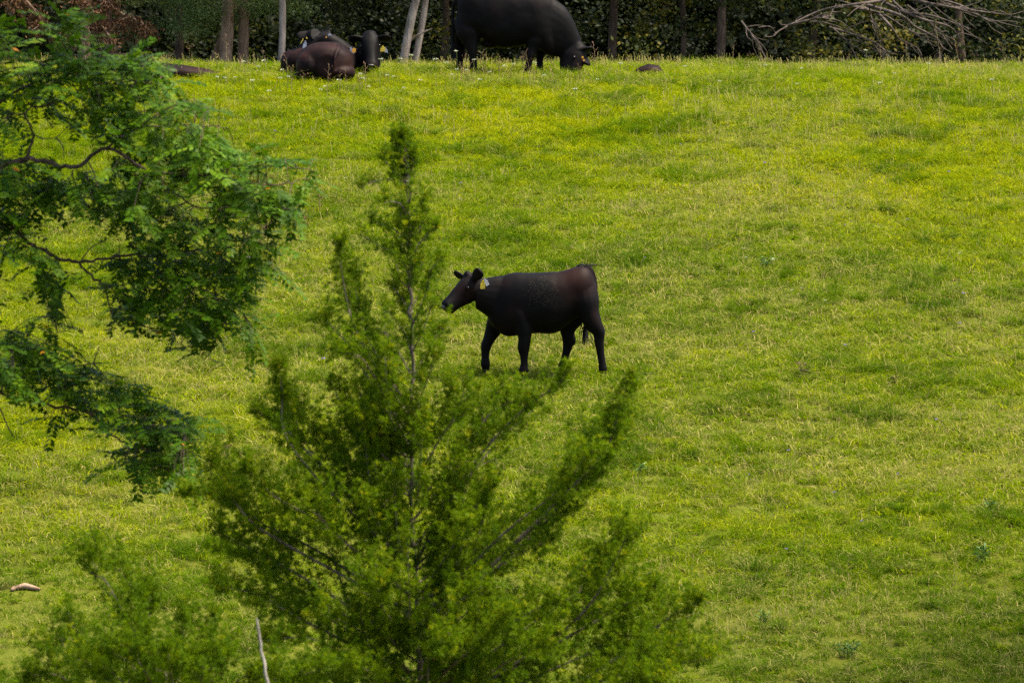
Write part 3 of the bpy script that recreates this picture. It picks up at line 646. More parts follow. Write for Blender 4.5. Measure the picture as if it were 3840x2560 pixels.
# ------------------------------------------------------------------ foreground red cedars
def cedar(name, label, d0, trunk_px, plumes, seed, fill, dense=1.0, light=0.0, group=None):
    """trunk_px: trunk course (px, py) from the top down (then to the ground); plumes: branch courses
    from tip to trunk with a depth offset; foliage is thousands of small scale-leaf sprays on real twigs"""
    r = np.random.default_rng(seed)
    tp = [np.array(P(px, py, d0)) for px, py in trunk_px]
    gx_ = tp[-1][0]; base = np.array([gx_, d0, Hf(gx_, d0) - 0.1]); tp.append(base)
    root = empty(name, base + np.array([0, 0, 0.1])); tag(root, label, 'cedar tree', group)
    off = np.array(root.location)
    path = poly_smooth(tp, 8); path[1:-1] += r.normal(size=(len(path) - 2, 3)) * 0.008
    hgt = path[0][2] - path[-1][2]; rad = 0.005 + 0.024 * np.clip((path[0][2] - path[:, 2]) / hgt, 0, 1) ** 0.9
    wood = Bag(); wood.add(*tube(path - off, rad, 8, 0.25, r))
    limbs = []
    for pts, dy, plumpness in plumes:
        n = len(pts); q = [np.array(P(px, py, d0 + dy * (1 - k / max(1, n - 1)) ** 0.8)) + (r.normal(size=3) * .03 if 0 < k < n - 1 else 0) for k, (px, py) in enumerate(pts)]
        limbs.append((poly_smooth(q, 6)[::-1], plumpness))       # from trunk to tip
    for k in range(fill.get('top', 0)):                          # short side shoots up the spire
        i = int(r.integers(1, max(2, int(len(path) * fill['topfrac'])))); p0 = path[i]; az = r.random() * 2 * PI; u = path[0][2] - p0[2]
        ln = 0.06 + 0.135 * u * (0.5 + r.random()); dv = norm(np.array([math.cos(az) - .25, math.sin(az), .9 + .5 * r.random()]))
        limbs.append((poly_smooth([p0, p0 + norm(dv * [1, 1, .5]) * ln * .5, p0 + dv * ln], 5), .38 + .12 * min(1, u)))
    for k in range(fill['n']):                                   # further limbs all round the trunk
        h = fill['lo'] + (fill['hi'] - fill['lo']) * r.random() ** fill.get('pow', 1.0)
        i = np.argmin(abs(path[:, 2] - h)); p0 = path[i]; az = r.random() * 2 * PI
        u = (path[0][2] - h); ln = fill['slope'] * u * (0.55 + 0.6 * r.random()) + 0.10
        ln = min(ln, fill.get('max', 9)); up = fill.get('up', 0.9) * (0.6 + 0.6 * r.random())
        dv = norm(np.array([math.cos(az), math.sin(az), up])); p2 = p0 + dv * ln; p1 = p0 + norm(dv * [1, 1, .45]) * ln * .5
        limbs.append((poly_smooth([p0, p1, p2], 8), fill.get('plump', 0.85)))
    B0, D0, L0, T0 = [], [], [], []
    zc = path[-1][2]
    for q, pl in limbs:
        ln = np.linalg.norm(np.diff(q, axis=0), axis=1).sum(); m = len(q)
        wood.add(*tube(q - off, 0.0022 + (0.002 + 0.0052 * min(ln, 2)) * np.linspace(1, 0, m) ** 1.3, 6, 0.2, r))
        nt = max(8, int(ln / 0.0135 * dense))
        s = 0.06 + 0.94 * r.random(nt) ** 0.8; pi = s * (m - 1); ii = np.minimum(pi.astype(int), m - 2); fr = (pi - ii)[:, None]
        tb = q[ii] * (1 - fr) + q[ii + 1] * fr; tang = norm(q[ii + 1] - q[ii])
        rd = rand_dirs(nt, r); rd = norm(rd - tang * np.sum(rd * tang, 1, keepdims=True))
        td = norm(tang * (0.75 + 0.3 * r.random((nt, 1))) + rd * 0.75 + np.array([0, 0, 0.28]))
        lobe = 0.30 + 1.35 * vnoise(s * ln * 9.0 + 31 * r.random(), np.zeros(nt), 1.0, int(r.integers(0, 9999)))
        tl = lobe * pl * (0.065 + 0.25 * np.sin(PI * np.clip(0.18 + 0.78 * s, 0, 1)) * min(1.0, 0.45 + 0.35 * ln)) * (0.55 + 0.8 * r.random(nt))
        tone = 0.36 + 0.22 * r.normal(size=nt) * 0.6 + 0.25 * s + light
        keep = np.arange(0, nt, 3)
        for kk in keep[:: 4]:
            wood.add(*tube(np.stack([tb[kk], tb[kk] + td[kk] * tl[kk] * .7]) - off, [0.0028, 0.0012], 3))
        # compact tufts of scale leaves along each twig
        ntf = np.maximum(2, np.round(tl / 0.034).astype(int)); ti = np.repeat(np.arange(nt), ntf); m2 = len(ti)
        w = 0.25 + 0.75 * r.random(m2); tc_ = tb[ti] + td[ti] * (tl[ti] * w)[:, None] + np.array([0, 0, 0.05]) * (w ** 2)[:, None] + r.normal(size=(m2, 3)) * 0.010
        ttone = tone[ti] + 0.16 * r.normal(size=m2); per = 14; idx = np.repeat(np.arange(m2), per); n = len(idx)
        rad_ = rand_dirs(n, r); dd = norm(rad_ * 0.9 + td[ti[idx]] * 0.55 + np.array([0, 0, 0.25]))
        b = tc_[idx] + rad_ * (0.010 * r.random((n, 1)))
        B0.append(b); D0.append(dd); L0.append(0.012 + 0.019 * r.random(n)); T0.append(ttone[idx] + 0.06 * r.normal(size=n))
    b = np.concatenate(B0); n = len(b)
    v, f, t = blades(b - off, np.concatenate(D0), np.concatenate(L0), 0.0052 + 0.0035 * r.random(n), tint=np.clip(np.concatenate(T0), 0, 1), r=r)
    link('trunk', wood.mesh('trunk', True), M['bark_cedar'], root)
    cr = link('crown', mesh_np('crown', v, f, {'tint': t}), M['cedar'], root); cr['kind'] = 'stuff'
    print('cedar blades', n)
    return root, n

PL = [  # (tip ... trunk), depth offset at the tip, plumpness
    ([(1484, 500), (1505, 580), (1528, 680)], .0, 0.31), ([(1440, 600), (1490, 640), (1528, 690)], .1, 0.35), ([(1350, 702), (1430, 685), (1532, 690)], -.1, 0.38),
    ([(1560, 560), (1545, 620), (1532, 680)], .0, 0.25), ([(1395, 830), (1450, 830), (1532, 900)], .15, 0.38), ([(1420, 760), (1480, 780), (1533, 840)], -.2, 0.38), ([(1600, 740), (1570, 780), (1535, 850)], 0, 0.28),
    ([(1605, 900), (1575, 920), (1536, 980)], .1, 0.35), ([(1640, 850), (1590, 900), (1537, 990)], -.15, 0.28), ([(1350, 880), (1430, 940), (1535, 1010)], .2, 0.38), ([(1440, 930), (1490, 980), (1536, 1050)], -.1, 0.48),
    ([(1675, 955), (1640, 1010), (1585, 1110), (1542, 1230)], -.3, 0.52), ([(1650, 1010), (1600, 1090), (1540, 1180)], .2, 0.56), ([(1460, 1060), (1500, 1120), (1538, 1200)], .1, 0.56),
    ([(1270, 920), (1290, 1010), (1330, 1150), (1400, 1330), (1545, 1580)], -.3, 0.52), ([(1320, 1030), (1340, 1140), (1400, 1300), (1545, 1560)], .2, 0.63),
    ([(1215, 1200), (1270, 1260), (1380, 1400), (1545, 1640)], .35, 0.85), ([(1260, 1330), (1340, 1400), (1545, 1700)], -.5, 0.85), ([(1400, 1330), (1450, 1220), (1540, 1400)], .5, 0.80), ([(1660, 1230), (1600, 1300), (1545, 1430)], .3, 0.76),
    ([(1045, 1375), (1070, 1480), (1100, 1640), (1230, 1840), (1540, 2120)], -.3, 0.76), ([(960, 1545), (1050, 1580), (1120, 1700), (1540, 2080)], .3, 0.57), ([(1110, 1510), (1140, 1640), (1300, 1840), (1540, 2050)], .4, 0.98),
    ([(800, 1735), (880, 1830), (1010, 1960), (1200, 2080), (1535, 2300)], .2, 0.93), ([(690, 1850), (830, 1880), (1000, 1990), (1535, 2290)], -.2, 0.72), ([(930, 1760), (1030, 1850), (1200, 1980), (1535, 2230)], -.5, 0.93),
    ([(2125, 1395), (2060, 1460), (1960, 1530), (1840, 1680), (1700, 1880), (1555, 2120)], -.35, 0.71), ([(1930, 1500), (1840, 1560), (1720, 1700), (1550, 1950)], .3, 0.85), ([(1880, 1470), (1780, 1530), (1680, 1620), (1550, 1830)], .0, 0.67), ([(2000, 1540), (1900, 1630), (1750, 1800), (1552, 2050)], .5, 0.93),
    ([(2370, 1420), (2330, 1520), (2260, 1660), (2120, 1850), (1900, 2080), (1570, 2420)], -.2, 0.76), ([(2340, 1560), (2260, 1700), (2100, 1890), (1570, 2400)], .35, 0.98), ([(2200, 1700), (2100, 1820), (1900, 2010), (1565, 2330)], -.6, 0.98), ([(2290, 1640), (2180, 1800), (1960, 2020), (1568, 2360)], .0, 1.03),
    ([(2350, 2000), (2310, 2120), (2220, 2260), (2000, 2440), (1590, 2700)], -.1, 0.93), ([(2440, 2190), (2330, 2250), (2200, 2340), (1590, 2690)], .3, 0.78), ([(2230, 2180), (2100, 2300), (1590, 2620)], .4, 0.98),
    ([(2630, 2250), (2500, 2330), (2330, 2450), (2000, 2640), (1600, 2820)], .0, 0.93), ([(2660, 2470), (2500, 2500), (2300, 2580), (1600, 2860)], -.4, 0.93), ([(2560, 2400), (2400, 2470), (2100, 2620), (1600, 2840)], .5, 0.93),
    ([(830, 2000), (950, 2060), (1150, 2180), (1535, 2420)], .0, 0.93), ([(830, 2200), (960, 2230), (1150, 2310), (1535, 2520)], -.4, 0.89), ([(1000, 2130), (1150, 2200), (1540, 2440)], .5, 0.98),
    ([(1000, 2400), (1200, 2430), (1540, 2620)], -.5, 0.93), ([(1200, 2300), (1350, 2360), (1545, 2520)], -.8, 0.93), ([(1800, 2200), (1700, 2280), (1570, 2450)], -.9, 0.98), ([(1400, 2150), (1460, 2250), (1550, 2420)], -.9, 0.93), ([(1750, 1950), (1680, 2050), (1560, 2250)], -.8, 0.93), ([(1350, 1850), (1430, 1960), (1550, 2150)], -.7, 0.93),
    ([(1900, 2300), (1800, 2400), (1580, 2600)], -1.0, 0.93), ([(2050, 2420), (1900, 2500), (1590, 2700)], -.9, 0.93), ([(1300, 2480), (1400, 2530), (1560, 2680)], -1.0, 0.93), ([(1100, 2540), (1300, 2600), (1560, 2750)], -.7, 0.93),
    ([(1490, 640), (1510, 700), (1532, 780)], .1, .55), ([(1570, 820), (1555, 880), (1536, 940)], -.1, .5), ([(1480, 860), (1505, 930), (1536, 1010)], .05, .6), ([(1590, 980), (1570, 1060), (1540, 1150)], .1, .6), ([(1440, 1150), (1490, 1230), (1542, 1330)], -.2, .7), ([(1620, 1140), (1590, 1220), (1545, 1320)], -.2, .65), ([(1630, 1330), (1600, 1430), (1548, 1560)], -.3, .8), ([(1440, 1330), (1480, 1430), (1545, 1560)], -.35, .8), ([(1700, 1430), (1640, 1530), (1548, 1690)], -.3, .8), ([(1330, 1560), (1420, 1650), (1545, 1820)], -.4, .85), ([(1780, 1620), (1690, 1730), (1550, 1900)], .3, .85), ([(1250, 1650), (1370, 1760), (1545, 1950)], .3, .85), ([(1160, 1900), (1300, 2000), (1545, 2200)], -.6, .9), ([(1850, 1800), (1740, 1920), (1560, 2120)], -.5, .85), ([(2050, 2020), (1900, 2140), (1570, 2380)], .5, .9), ([(2080, 2250), (1930, 2340), (1590, 2560)], -.6, .9), ([(1050, 2280), (1230, 2330), (1545, 2520)], .2, .9), ([(1700, 2400), (1650, 2450), (1580, 2560)], -1.1, .9), ([(2300, 2420), (2150, 2480), (1600, 2720)], .2, .9), ([(2450, 2540), (2250, 2580), (1600, 2800)], -.7, .9),
]
big_cedar, n1 = cedar('red_cedar', 'tall young red cedar with pointed top standing in front of the calf', 28.0,
    [(1498, 520), (1516, 590), (1530, 680), (1535, 850), (1540, 1050), (1548, 1300), (1545, 1600), (1540, 1900), (1560, 2150), (1575, 2450), (1590, 2800)], PL, 21,
    {'n': 46, 'lo': -4.4, 'hi': -2.1, 'slope': 0.30, 'max': 1.0, 'up': 1.5, 'plump': .7, 'pow': 0.8, 'top': 30, 'topfrac': .46}, 1.0)
PL2 = [([(330, 2085), (380, 2180), (450, 2300), (560, 2420), (660, 2650)], .0, .95), ([(420, 2120), (460, 2230), (540, 2380), (660, 2640)], .4, .9), ([(240, 2310), (330, 2370), (480, 2480), (660, 2740)], -.3, .85), ([(90, 2545), (200, 2550), (400, 2620), (650, 2830)], -.1, .85), ([(160, 2420), (280, 2450), (450, 2560), (650, 2780)], .4, .9),
       ([(560, 2240), (590, 2340), (660, 2640)], .2, .95), ([(690, 2290), (700, 2400), (680, 2680)], -.4, .9), ([(810, 2300), (780, 2420), (690, 2700)], .1, .9), ([(860, 2440), (810, 2520), (690, 2760)], -.3, .9), ([(480, 2420), (540, 2500), (660, 2720)], -.7, .95), ([(620, 2430), (640, 2520), (670, 2720)], -.9, .95), ([(330, 2480), (440, 2540), (650, 2780)], -.7, .95), ([(760, 2470), (740, 2550), (690, 2750)], -.8, .9), ([(1000, 2550), (900, 2580), (700, 2800)], -.3, .9), ([(1240, 2500), (1100, 2540), (900, 2640), (700, 2900)], -.2, .9)]
cedar('red_cedar', 'low spreading red cedar at the bottom left, beside the bare pale stem', 26.5,
      [(665, 2480), (670, 2650), (680, 2900)], PL2, 22, {'n': 16, 'lo': -4.9, 'hi': -4.0, 'slope': 0.5, 'max': .7, 'up': .9}, 1.15, -0.10)
# young shoot of another cedar at the lower right edge of the group
# bare pale dead stem
rs = np.random.default_rng(5)
q0 = np.array(P(962, 2315, 25.6)); q1 = np.array(P(975, 2400, 25.6)); q2 = np.array(P(1003, 2560, 25.6)); gz = np.array([q2[0] + .04, 25.6, Hf(q2[0], 25.6) - .05])
dead = link('dead_stem', mesh_np('dead_stem', *(lambda vf: vf)(tube(np.array([q0 + (q1 - q0) * min(1, k / 8) if k <= 8 else q1 + (q2 - q1) * (k - 8) / 12 + np.array([.004 * math.sin(k), 0, 0]) if k <= 20 else q2 + (gz - q2) * (k - 20) / 10 for k in range(31)]), np.concatenate([[.003], np.linspace(.007, .012, 29), [.013]])[:31], 8, 0.2, rs)), smooth=True), M['dead_wood'])
tag(dead, 'bare pale dead stem standing among the cedars near the bottom', 'dead stem')

# ------------------------------------------------------------------ honey locust reaching in from the left
LD = 30.0
def inside(poly, x, y):
    c = False; n = len(poly); jn = n - 1
    for k in range(n):
        xi, yi = poly[k]; xj, yj = poly[jn]
        if (yi > y) != (yj > y) and x < (xj - xi) * (y - yi) / (yj - yi) + xi: c = not c
        jn = k
    return c
lroot_xy = gx(-900, LD); lbase = np.array([lroot_xy, LD, Hf(lroot_xy, LD)])
locust = empty('locust_tree', lbase); tag(locust, 'leafy locust tree whose feathery branches reach in from the left', 'tree')
rl = np.random.default_rng(33)
BR = [  # limb courses in the photograph, with depth offsets
    ([(-900, 1150), (-500, 900), (-180, 700), (60, 605), (170, 606), (285, 628), (405, 555), (560, 640), (760, 660), (950, 690), (1090, 690)], -.2, .042),
    ([(60, 605), (99, 590), (129, 505), (99, 420), (208, 383), (330, 330), (480, 300), (620, 330)], -.1, .022),
    ([(-180, 700), (-40, 420), (150, 300), (350, 240), (520, 200)], .3, .024),
    ([(405, 555), (520, 480), (700, 470), (860, 480)], .2, .018), ([(520, 480), (640, 400), (780, 400)], -.25, .012),
    ([(760, 660), (930, 620), (1180, 640)], .25, .012), ([(560, 640), (700, 760), (880, 800), (1000, 860)], -.3, .016),
    ([(-900, 1350), (-500, 1000), (-200, 1330), (0, 885), (122, 918), (214, 967), (300, 983), (440, 961), (600, 960), (780, 930), (960, 930)], .1, .036),
    ([(300, 986), (343, 1041), (392, 1074), (430, 1180), (560, 1230), (680, 1290), (770, 1350)], .1, .018),
    ([(600, 960), (700, 1060), (850, 1120), (920, 1180)], -.2, .014), ([(440, 961), (560, 1080), (700, 1150)], .3, .014),
    ([(270, 640), (330, 780), (430, 870), (452, 950)], .1, .012),
    ([(0, 720), (120, 720), (300, 740), (480, 760), (620, 800)], .35, .016),
    ([(-900, 1700), (-500, 1460), (-200, 1440), (0, 1475), (150, 1512), (330, 1548), (430, 1640), (560, 1695), (640, 1770)], -.1, .032),
    ([(0, 1475), (90, 1340), (200, 1260), (280, 1230)], .15, .012), ([(150, 1512), (280, 1440), (400, 1420), (500, 1470)], .1, .012), ([(330, 1548), (470, 1570), (600, 1600), (690, 1640)], -.2, .012), ([(560, 1695), (640, 1690), (700, 1660)], .2, .008),
    ([(-200, 1440), (-80, 1330), (40, 1240)], -.2, .012),
    ([(-500, 900), (-380, 200), (-250, -350), (200, -560), (700, -600), (950, -560)], .1, .035), ([(-250, -350), (200, -330), (600, -350)], -.5, .02),
    ([(-500, 900), (-350, 500), (-250, 100), (-200, -400)], .4, .03), ([(-500, 900), (-700, 300), (-600, -500)], -.4, .04),
]
wood = Bag(); limbs = []
for pts, dy, r0 in BR:
    n = len(pts); start = LD - 0.0
    q = []
    for k, (px, py) in enumerate(pts):
        w = k / (n - 1); q.append(np.array(P(px, py, LD + dy * w)))
    q = poly_smooth(q, 6); q[1:] += rl.normal(size=(len(q) - 1, 3)) * 0.006
    limbs.append(q); wood.add(*tube(q - lbase, np.maximum(.003, .55 * r0 * np.linspace(1, .12, len(q)) ** .8), 8, .2, rl))
tq = poly_smooth([lbase + [0, 0, -.2], lbase + [.1, .05, 2.5], np.array(P(-900, 1350, LD)), np.array(P(-900, 900, LD)), np.array(P(-800, 300, LD)), np.array(P(-750, -700, LD))], 6)
wood.add(*tube(tq - lbase, np.linspace(.17, .05, len(tq)), 12, .12, rl))
allb = np.concatenate([q[len(q) // 5:] for q in limbs])
POLY = [  # leafy areas: outline, number of leaves
    ([(-60, 150), (120, 185), (330, 205), (520, 175), (600, 225), (640, 330), (840, 390), (800, 480), (900, 560), (1020, 560), (1200, 620), (1180, 700), (1110, 760), (1070, 850), (1040, 980), (1050, 1010), (960, 1050), (950, 1330), (850, 1160), (840, 1220), (790, 1360), (660, 1310), (590, 1240), (380, 1230), (390, 1110), (400, 990), (440, 900), (380, 810), (280, 770), (340, 660), (400, 600), (300, 470), (200, 440), (90, 380), (60, 500), (-60, 520)], 1330),
    ([(-60, 560), (120, 600), (330, 640), (440, 760), (330, 810), (250, 770), (100, 790), (-60, 740)], 150), ([(-60, 760), (100, 790), (190, 1330), (230, 940), (90, 960), (-60, 930)], 115),
    ([(-60, 1215), (60, 1225), (120, 1280), (250, 1290), (290, 1340), (440, 1380), (560, 1420), (600, 1480), (720, 1600), (730, 1680), (690, 1790), (520, 1800), (410, 1700), (520, 1660), (380, 1580), (300, 1560), (180, 1620), (170, 1560), (280, 1500), (180, 1460), (-60, 1450)], 380),
    ([(430, 1690), (520, 1680), (700, 1700), (700, 1800), (600, 1830), (500, 1790)], 65),
    ([(120, 20), (330, 20), (380, 150), (300, 200), (150, 120)], 34), ([(-80, 40), (20, 60), (20, 180), (-80, 200)], 25),
    ([(-900, -600), (-80, -600), (-80, 1500), (-900, 1200)], 420), ([(-600, -900), (900, -900), (700, -250), (-600, -250)], 320),
]
def compound_leaf(npair, L, r):
    """pinnate leaf along +X, leaflets in pairs, drooping towards the tip"""
    B, D, Ls, Ws, S = [], [], [], [], []
    for k in range(npair):
        t = 0.16 + 0.84 * k / (npair - 1); x = L * t; z = -0.22 * L * t * t
        for sd in (1, -1):
            B.append((x, 0, z)); a = 0.95 + .25 * r.normal() * .5
            D.append((math.cos(a), sd * math.sin(a), -0.22 + .12 * r.normal())); Ls.append(L * (.225 - .05 * abs(t - .5)) * (.9 + .2 * r.random())); Ws.append(.020 * L / .2)
            S.append((r.normal() * .25, r.normal() * .25, 1))
    B.append((L, 0, -.22 * L)); D.append((1, 0, -.4)); Ls.append(.15 * L); Ws.append(.019 * L / .2); S.append((0, 0, 1))
    D = norm(np.array(D)); side = np.cross(D, norm(np.array(S)))
    v, f, t = blades(np.array(B), D, np.array(Ls), np.array(Ws), side=norm(np.array(S)), tint=np.zeros(len(B)))
    rv, rf = tube(np.array([(0, 0, 0), (L * .5, 0, -.055 * L), (L, 0, -.22 * L)]), [.0016, .0012, .0007], 3)
    return np.concatenate([v, rv]), np.concatenate([f, rf + len(v)])
LEAVES = [compound_leaf(int(rl.integers(7, 11)), 0.25, rl) for _ in range(6)]
leafmesh = []; 
for k in range(18):
    v, f = LEAVES[k % 6]; tn = np.clip(0.10 + 0.65 * (k // 6) / 2 + 0.10 * np.repeat(rl.normal(size=len(v) // 4 + 1), 4)[:len(v)], 0, .93)
    if k in (13, 4): tn[4:8] = 1.0
    me = mesh_np('leaf', v, f, {'tint': tn}); me.materials.append(M['locust']); leafmesh.append(me)
placed = []
for pi_, (poly, cnt) in enumerate(POLY):
    xs_ = [p[0] for p in poly]; ys_ = [p[1] for p in poly]; c = 0
    while c < cnt:
        cxp, cyp = rl.uniform(min(xs_), max(xs_)), rl.uniform(min(ys_), max(ys_))
        if not inside(poly, cxp, cyp): continue
        dd = LD + rl.normal() * (.38 if pi_ < 7 else .9)
        tgt = np.array(P(cxp, cyp, dd)); i = np.argmin(((allb - tgt) ** 2).sum(1)); p0 = allb[i]; v = tgt - p0; dist = np.linalg.norm(v)
        if dist < .02 or dist > .62: continue
        out = norm(v + np.array([.12, 0, .0]) * dist); p1 = p0 + v * .5 + np.array([0, 0, .10 * dist]); tw = poly_smooth([p0, p1, tgt], 4)
        if dist > .10: wood.add(*tube(tw - lbase, np.linspace(.0035, .0018, len(tw)), 4))
        for s in range(int(rl.integers(3, 6))):       # leaves fan out from the end of the twig
            w = rl.random() * .55; pt = tgt - v * w * min(1, .25 / max(dist, .05))
            fx = norm(out * .5 + rl.normal(size=3) * [.75, .75, .24] + np.array([.25, 0, -.12]))
            upv = norm(np.array([0, -.25, 1.0]) + rl.normal(size=3) * .22); sd = norm(np.cross(upv, fx)); upv = np.cross(fx, sd)
            tip = pt + fx * .16; ppx = 1920 + tip[0] / tip[1] * F; ppy = 1280 - (tip[2] / tip[1] - math.tan(PITCH)) * F
            if pi_ < 7 and not inside(poly, ppx, ppy) and rl.random() < .86: continue
            sc = .75 + .5 * rl.random(); placed.append((pt, fx, sd, upv, sc, int(rl.integers(0, 18)), pi_)); c += 1
lim = [k for k, p in enumerate(placed) if p[6] < 7]
lim.sort(key=lambda k: placed[k][0][1] / placed[k][4]); indiv = set(lim[:300])
fol = Bag()
for k, (pt, fx, sd, upv, sc, mi, pi_) in enumerate(placed):
    R = np.stack([fx, sd, upv], 1)
    if k in indiv:
        o = bpy.data.objects.new('leaf', leafmesh[mi]); COL.objects.link(o); o.parent = locust
        m4 = np.eye(4); m4[:3, :3] = R * sc; m4[:3, 3] = pt - lbase; o.matrix_local = Matrix(m4.tolist())
    else:
        v, f = LEAVES[mi % 6]; t = np.clip(.10 + .65 * (mi // 6) / 2 + .08 * np.repeat(rl.normal(size=len(v) // 4 + 1), 4)[:len(v)], 0, .93)
        if rl.random() < .03: t[8:12] = 1.0
        fol.add(v @ (R * sc).T + (pt - lbase), f, t)
# bare twigs showing in the gaps
for pts in ([(129, 505), (160, 520), (210, 515), (250, 480)], [(210, 515), (235, 550), (240, 600)], [(200, 480), (180, 455), (178, 450)], [(250, 480), (262, 470), (270, 505)], [(129, 505), (60, 525), (0, 555)], [(122, 918), (115, 960), (150, 1035)], [(300, 985), (340, 930), (400, 900)], [(392, 1074), (425, 1090), (470, 1190)],
            [(350, 1362), (300, 1370), (240, 1375), (180, 1390)], [(350, 1362), (372, 1300)], [(350, 1362), (410, 1360)], [(350, 1362), (400, 1420)], [(470, 1690), (470, 1740), (490, 1770)], [(0, 1530), (40, 1620), (60, 1640)]):
    q = poly_smooth([np.array(P(a, b, LD - .05)) for a, b in pts], 4); wood.add(*tube(q - lbase, np.linspace(.006, .0022, len(q)), 5))
link('trunk', wood.mesh('trunk', True), M['bark_dark'], locust)
fo = link('foliage', fol.mesh('foliage'), M['locust'], locust); fo['kind'] = 'stuff'

# ------------------------------------------------------------------ woodland behind the crest
def crown_bag(centers, n_each, spread, size, r, droop=0.0, thin=.55, tone=.4, tone_sd=.22):
    c = np.repeat(np.asarray(centers), n_each, 0); n = len(c); p = c + r.normal(size=(n, 3)) * np.asarray(spread)
    d = norm(r.normal(size=(n, 3)) * [1, 1, .6] + np.array([0, 0, -droop])); L = size * (.6 + .8 * r.random(n))
    tt = np.clip(tone + tone_sd * r.normal(size=n) + np.repeat(.24 * r.normal(size=len(centers)), n_each), 0, 1)
    return blades(p, d, L, L * thin, tint=tt, r=r)
def trunk_path(px, d, lean, r, topz=6.5):
    b = ground_pt(px, d); b = np.array(b) - [0, 0, .15]; top = b + np.array([lean, .1, topz])
    mid = [b + (top - b) * t + np.array([r.normal() * .05, r.normal() * .05, 0]) for t in (.2, .4, .6, .8)]
    return poly_smooth([b] + mid + [top], 5), b
tree_defs = [  # px at the ground, distance, lean, trunk radius, bark, crown kind, label
    (688, 71.5, .0, .075, 'bark_dark', 'feather', 'dark slim tree trunk left of the leaning trunk, under feathery foliage'),
    (752, 71.0, .9, .060, 'bark_brown', 'feather', 'thin leaning brown tree between two upright trunks at left'),
    (842, 70.0, .05, .105, 'bark_brown', 'feather', 'thickest brown tree trunk at the wood edge left of the cows'),
    (912, 70.4, -.05, .090, 'bark_brown', 'feather', 'straight brown trunk just right of the thickest trunk'),
    (1053, 69.0, .02, .055, 'bark_pale', 'wood', 'single slender pale trunk left of the lying cows'),
    (1492, 69.2, .35, .068, 'bark_pale', 'wood', 'left one of two close pale trunks right of the lying cows'),
    (1534, 69.4, .28, .055, 'bark_pale', 'wood', 'right one of two close pale trunks, with a side branch'),
    (2690, 72.5, .05, .080, 'bark_dark', 'wood', 'dark tree trunk among leaves right of the grazing cow'),
    (2545, 73.5, -.1, .05, 'bark_dark', 'wood', 'thin dark tree with low boughs right of the grazing cow'),
    (3010, 74.0, .2, .07, 'bark_dark', 'wood', 'shadowy tree left of the bare grey boughs'),
    (3620, 74.0, -.2, .07, 'bark_dark', 'wood', 'leafy tree with yellowing leaves at the far right of the wood'),
    (330, 69.0, .0, .075, 'bark_brown', 'dry', 'brown tree with rust coloured dry leaves above the locust'),
    (410, 70.5, .1, .06, 'bark_dark', 'dry', 'dark tree behind the dry leaves at upper left'),
    (1640, 74.5, .1, .07, 'bark_dark', 'wood', 'dark leafy tree behind the tail of the grazing cow'),
    (2290, 74.0, .1, .08, 'bark_dark', 'wood', 'dark leafy tree behind the head of the grazing cow'),
]
for k, (px, d, lean, rad, bark, kindc, lab) in enumerate(tree_defs):
    r = np.random.default_rng(100 + k); path, b = trunk_path(px, d, lean * 3 if kindc == 'feather' else lean * 3.5, r)
    root = empty('woodland_tree', b); tag(root, lab, 'tree', 'trees along the wood edge')
    wd = Bag(); wd.add(*tube(path - b, rad * np.linspace(1.12, .45, len(path)), 10, .14, r))
    tips = []
    nb_ = 14
    for q in range(nb_):
        i = int(len(path) * (.28 + .7 * q / nb_)); i = min(i, len(path) - 2); az = r.random() * 2 * PI; ln = 1.5 + 1.3 * r.random()
        e = path[i] + np.array([math.cos(az) * ln, math.sin(az) * ln, .5 + .7 * r.random() if kindc != 'feather' else .1 - .3 * r.random()])
        bp = poly_smooth([path[i], (path[i] + e) / 2 + [0, 0, .18], e], 4); wd.add(*tube(bp - b, np.linspace(rad * .35, .008, len(bp)), 5, .1, r)); tips += [bp[k2] for k2 in (4, 6, 8)]
    tips = np.array(tips)
    if kindc == 'feather':
        lowt = np.stack([b[0] + r.normal(size=7) * 1.0, d + r.normal(size=7) * .5 - .2, np.full(7, 1.42) + .7 * r.random(7)], 1)
        v, f, t = crown_bag(np.concatenate([tips, lowt]), 360, (.20, .2, .075), .06, r, .35, .26, .66, .26); mt = M['feather']
    elif kindc == 'dry':
        v, f, t = crown_bag(tips, 120, (.42, .35, .3), .10, r, .6, .4, .3, .2); mt = M['wood']
    else:
        v, f, t = crown_bag(tips[tips[:, 2] > 1.9], 150, (.5, .45, .2), .10, r, .1, .6, .42, .22); mt = M['wood']
    cr_o = link('crown', mesh_np('crown', v - b, f, {'tint': t}), mt, root); cr_o['kind'] = 'stuff'
    if k == 6:
        q = poly_smooth([np.array(P(1540, 150, d)), np.array(P(1575, 128, d - .1)), np.array(P(1620, 108, d - .15))], 4); wd.add(*tube(q - b, np.linspace(.025, .008, len(q)), 6))
    link('trunk', wd.mesh('trunk', True), M[bark], root)

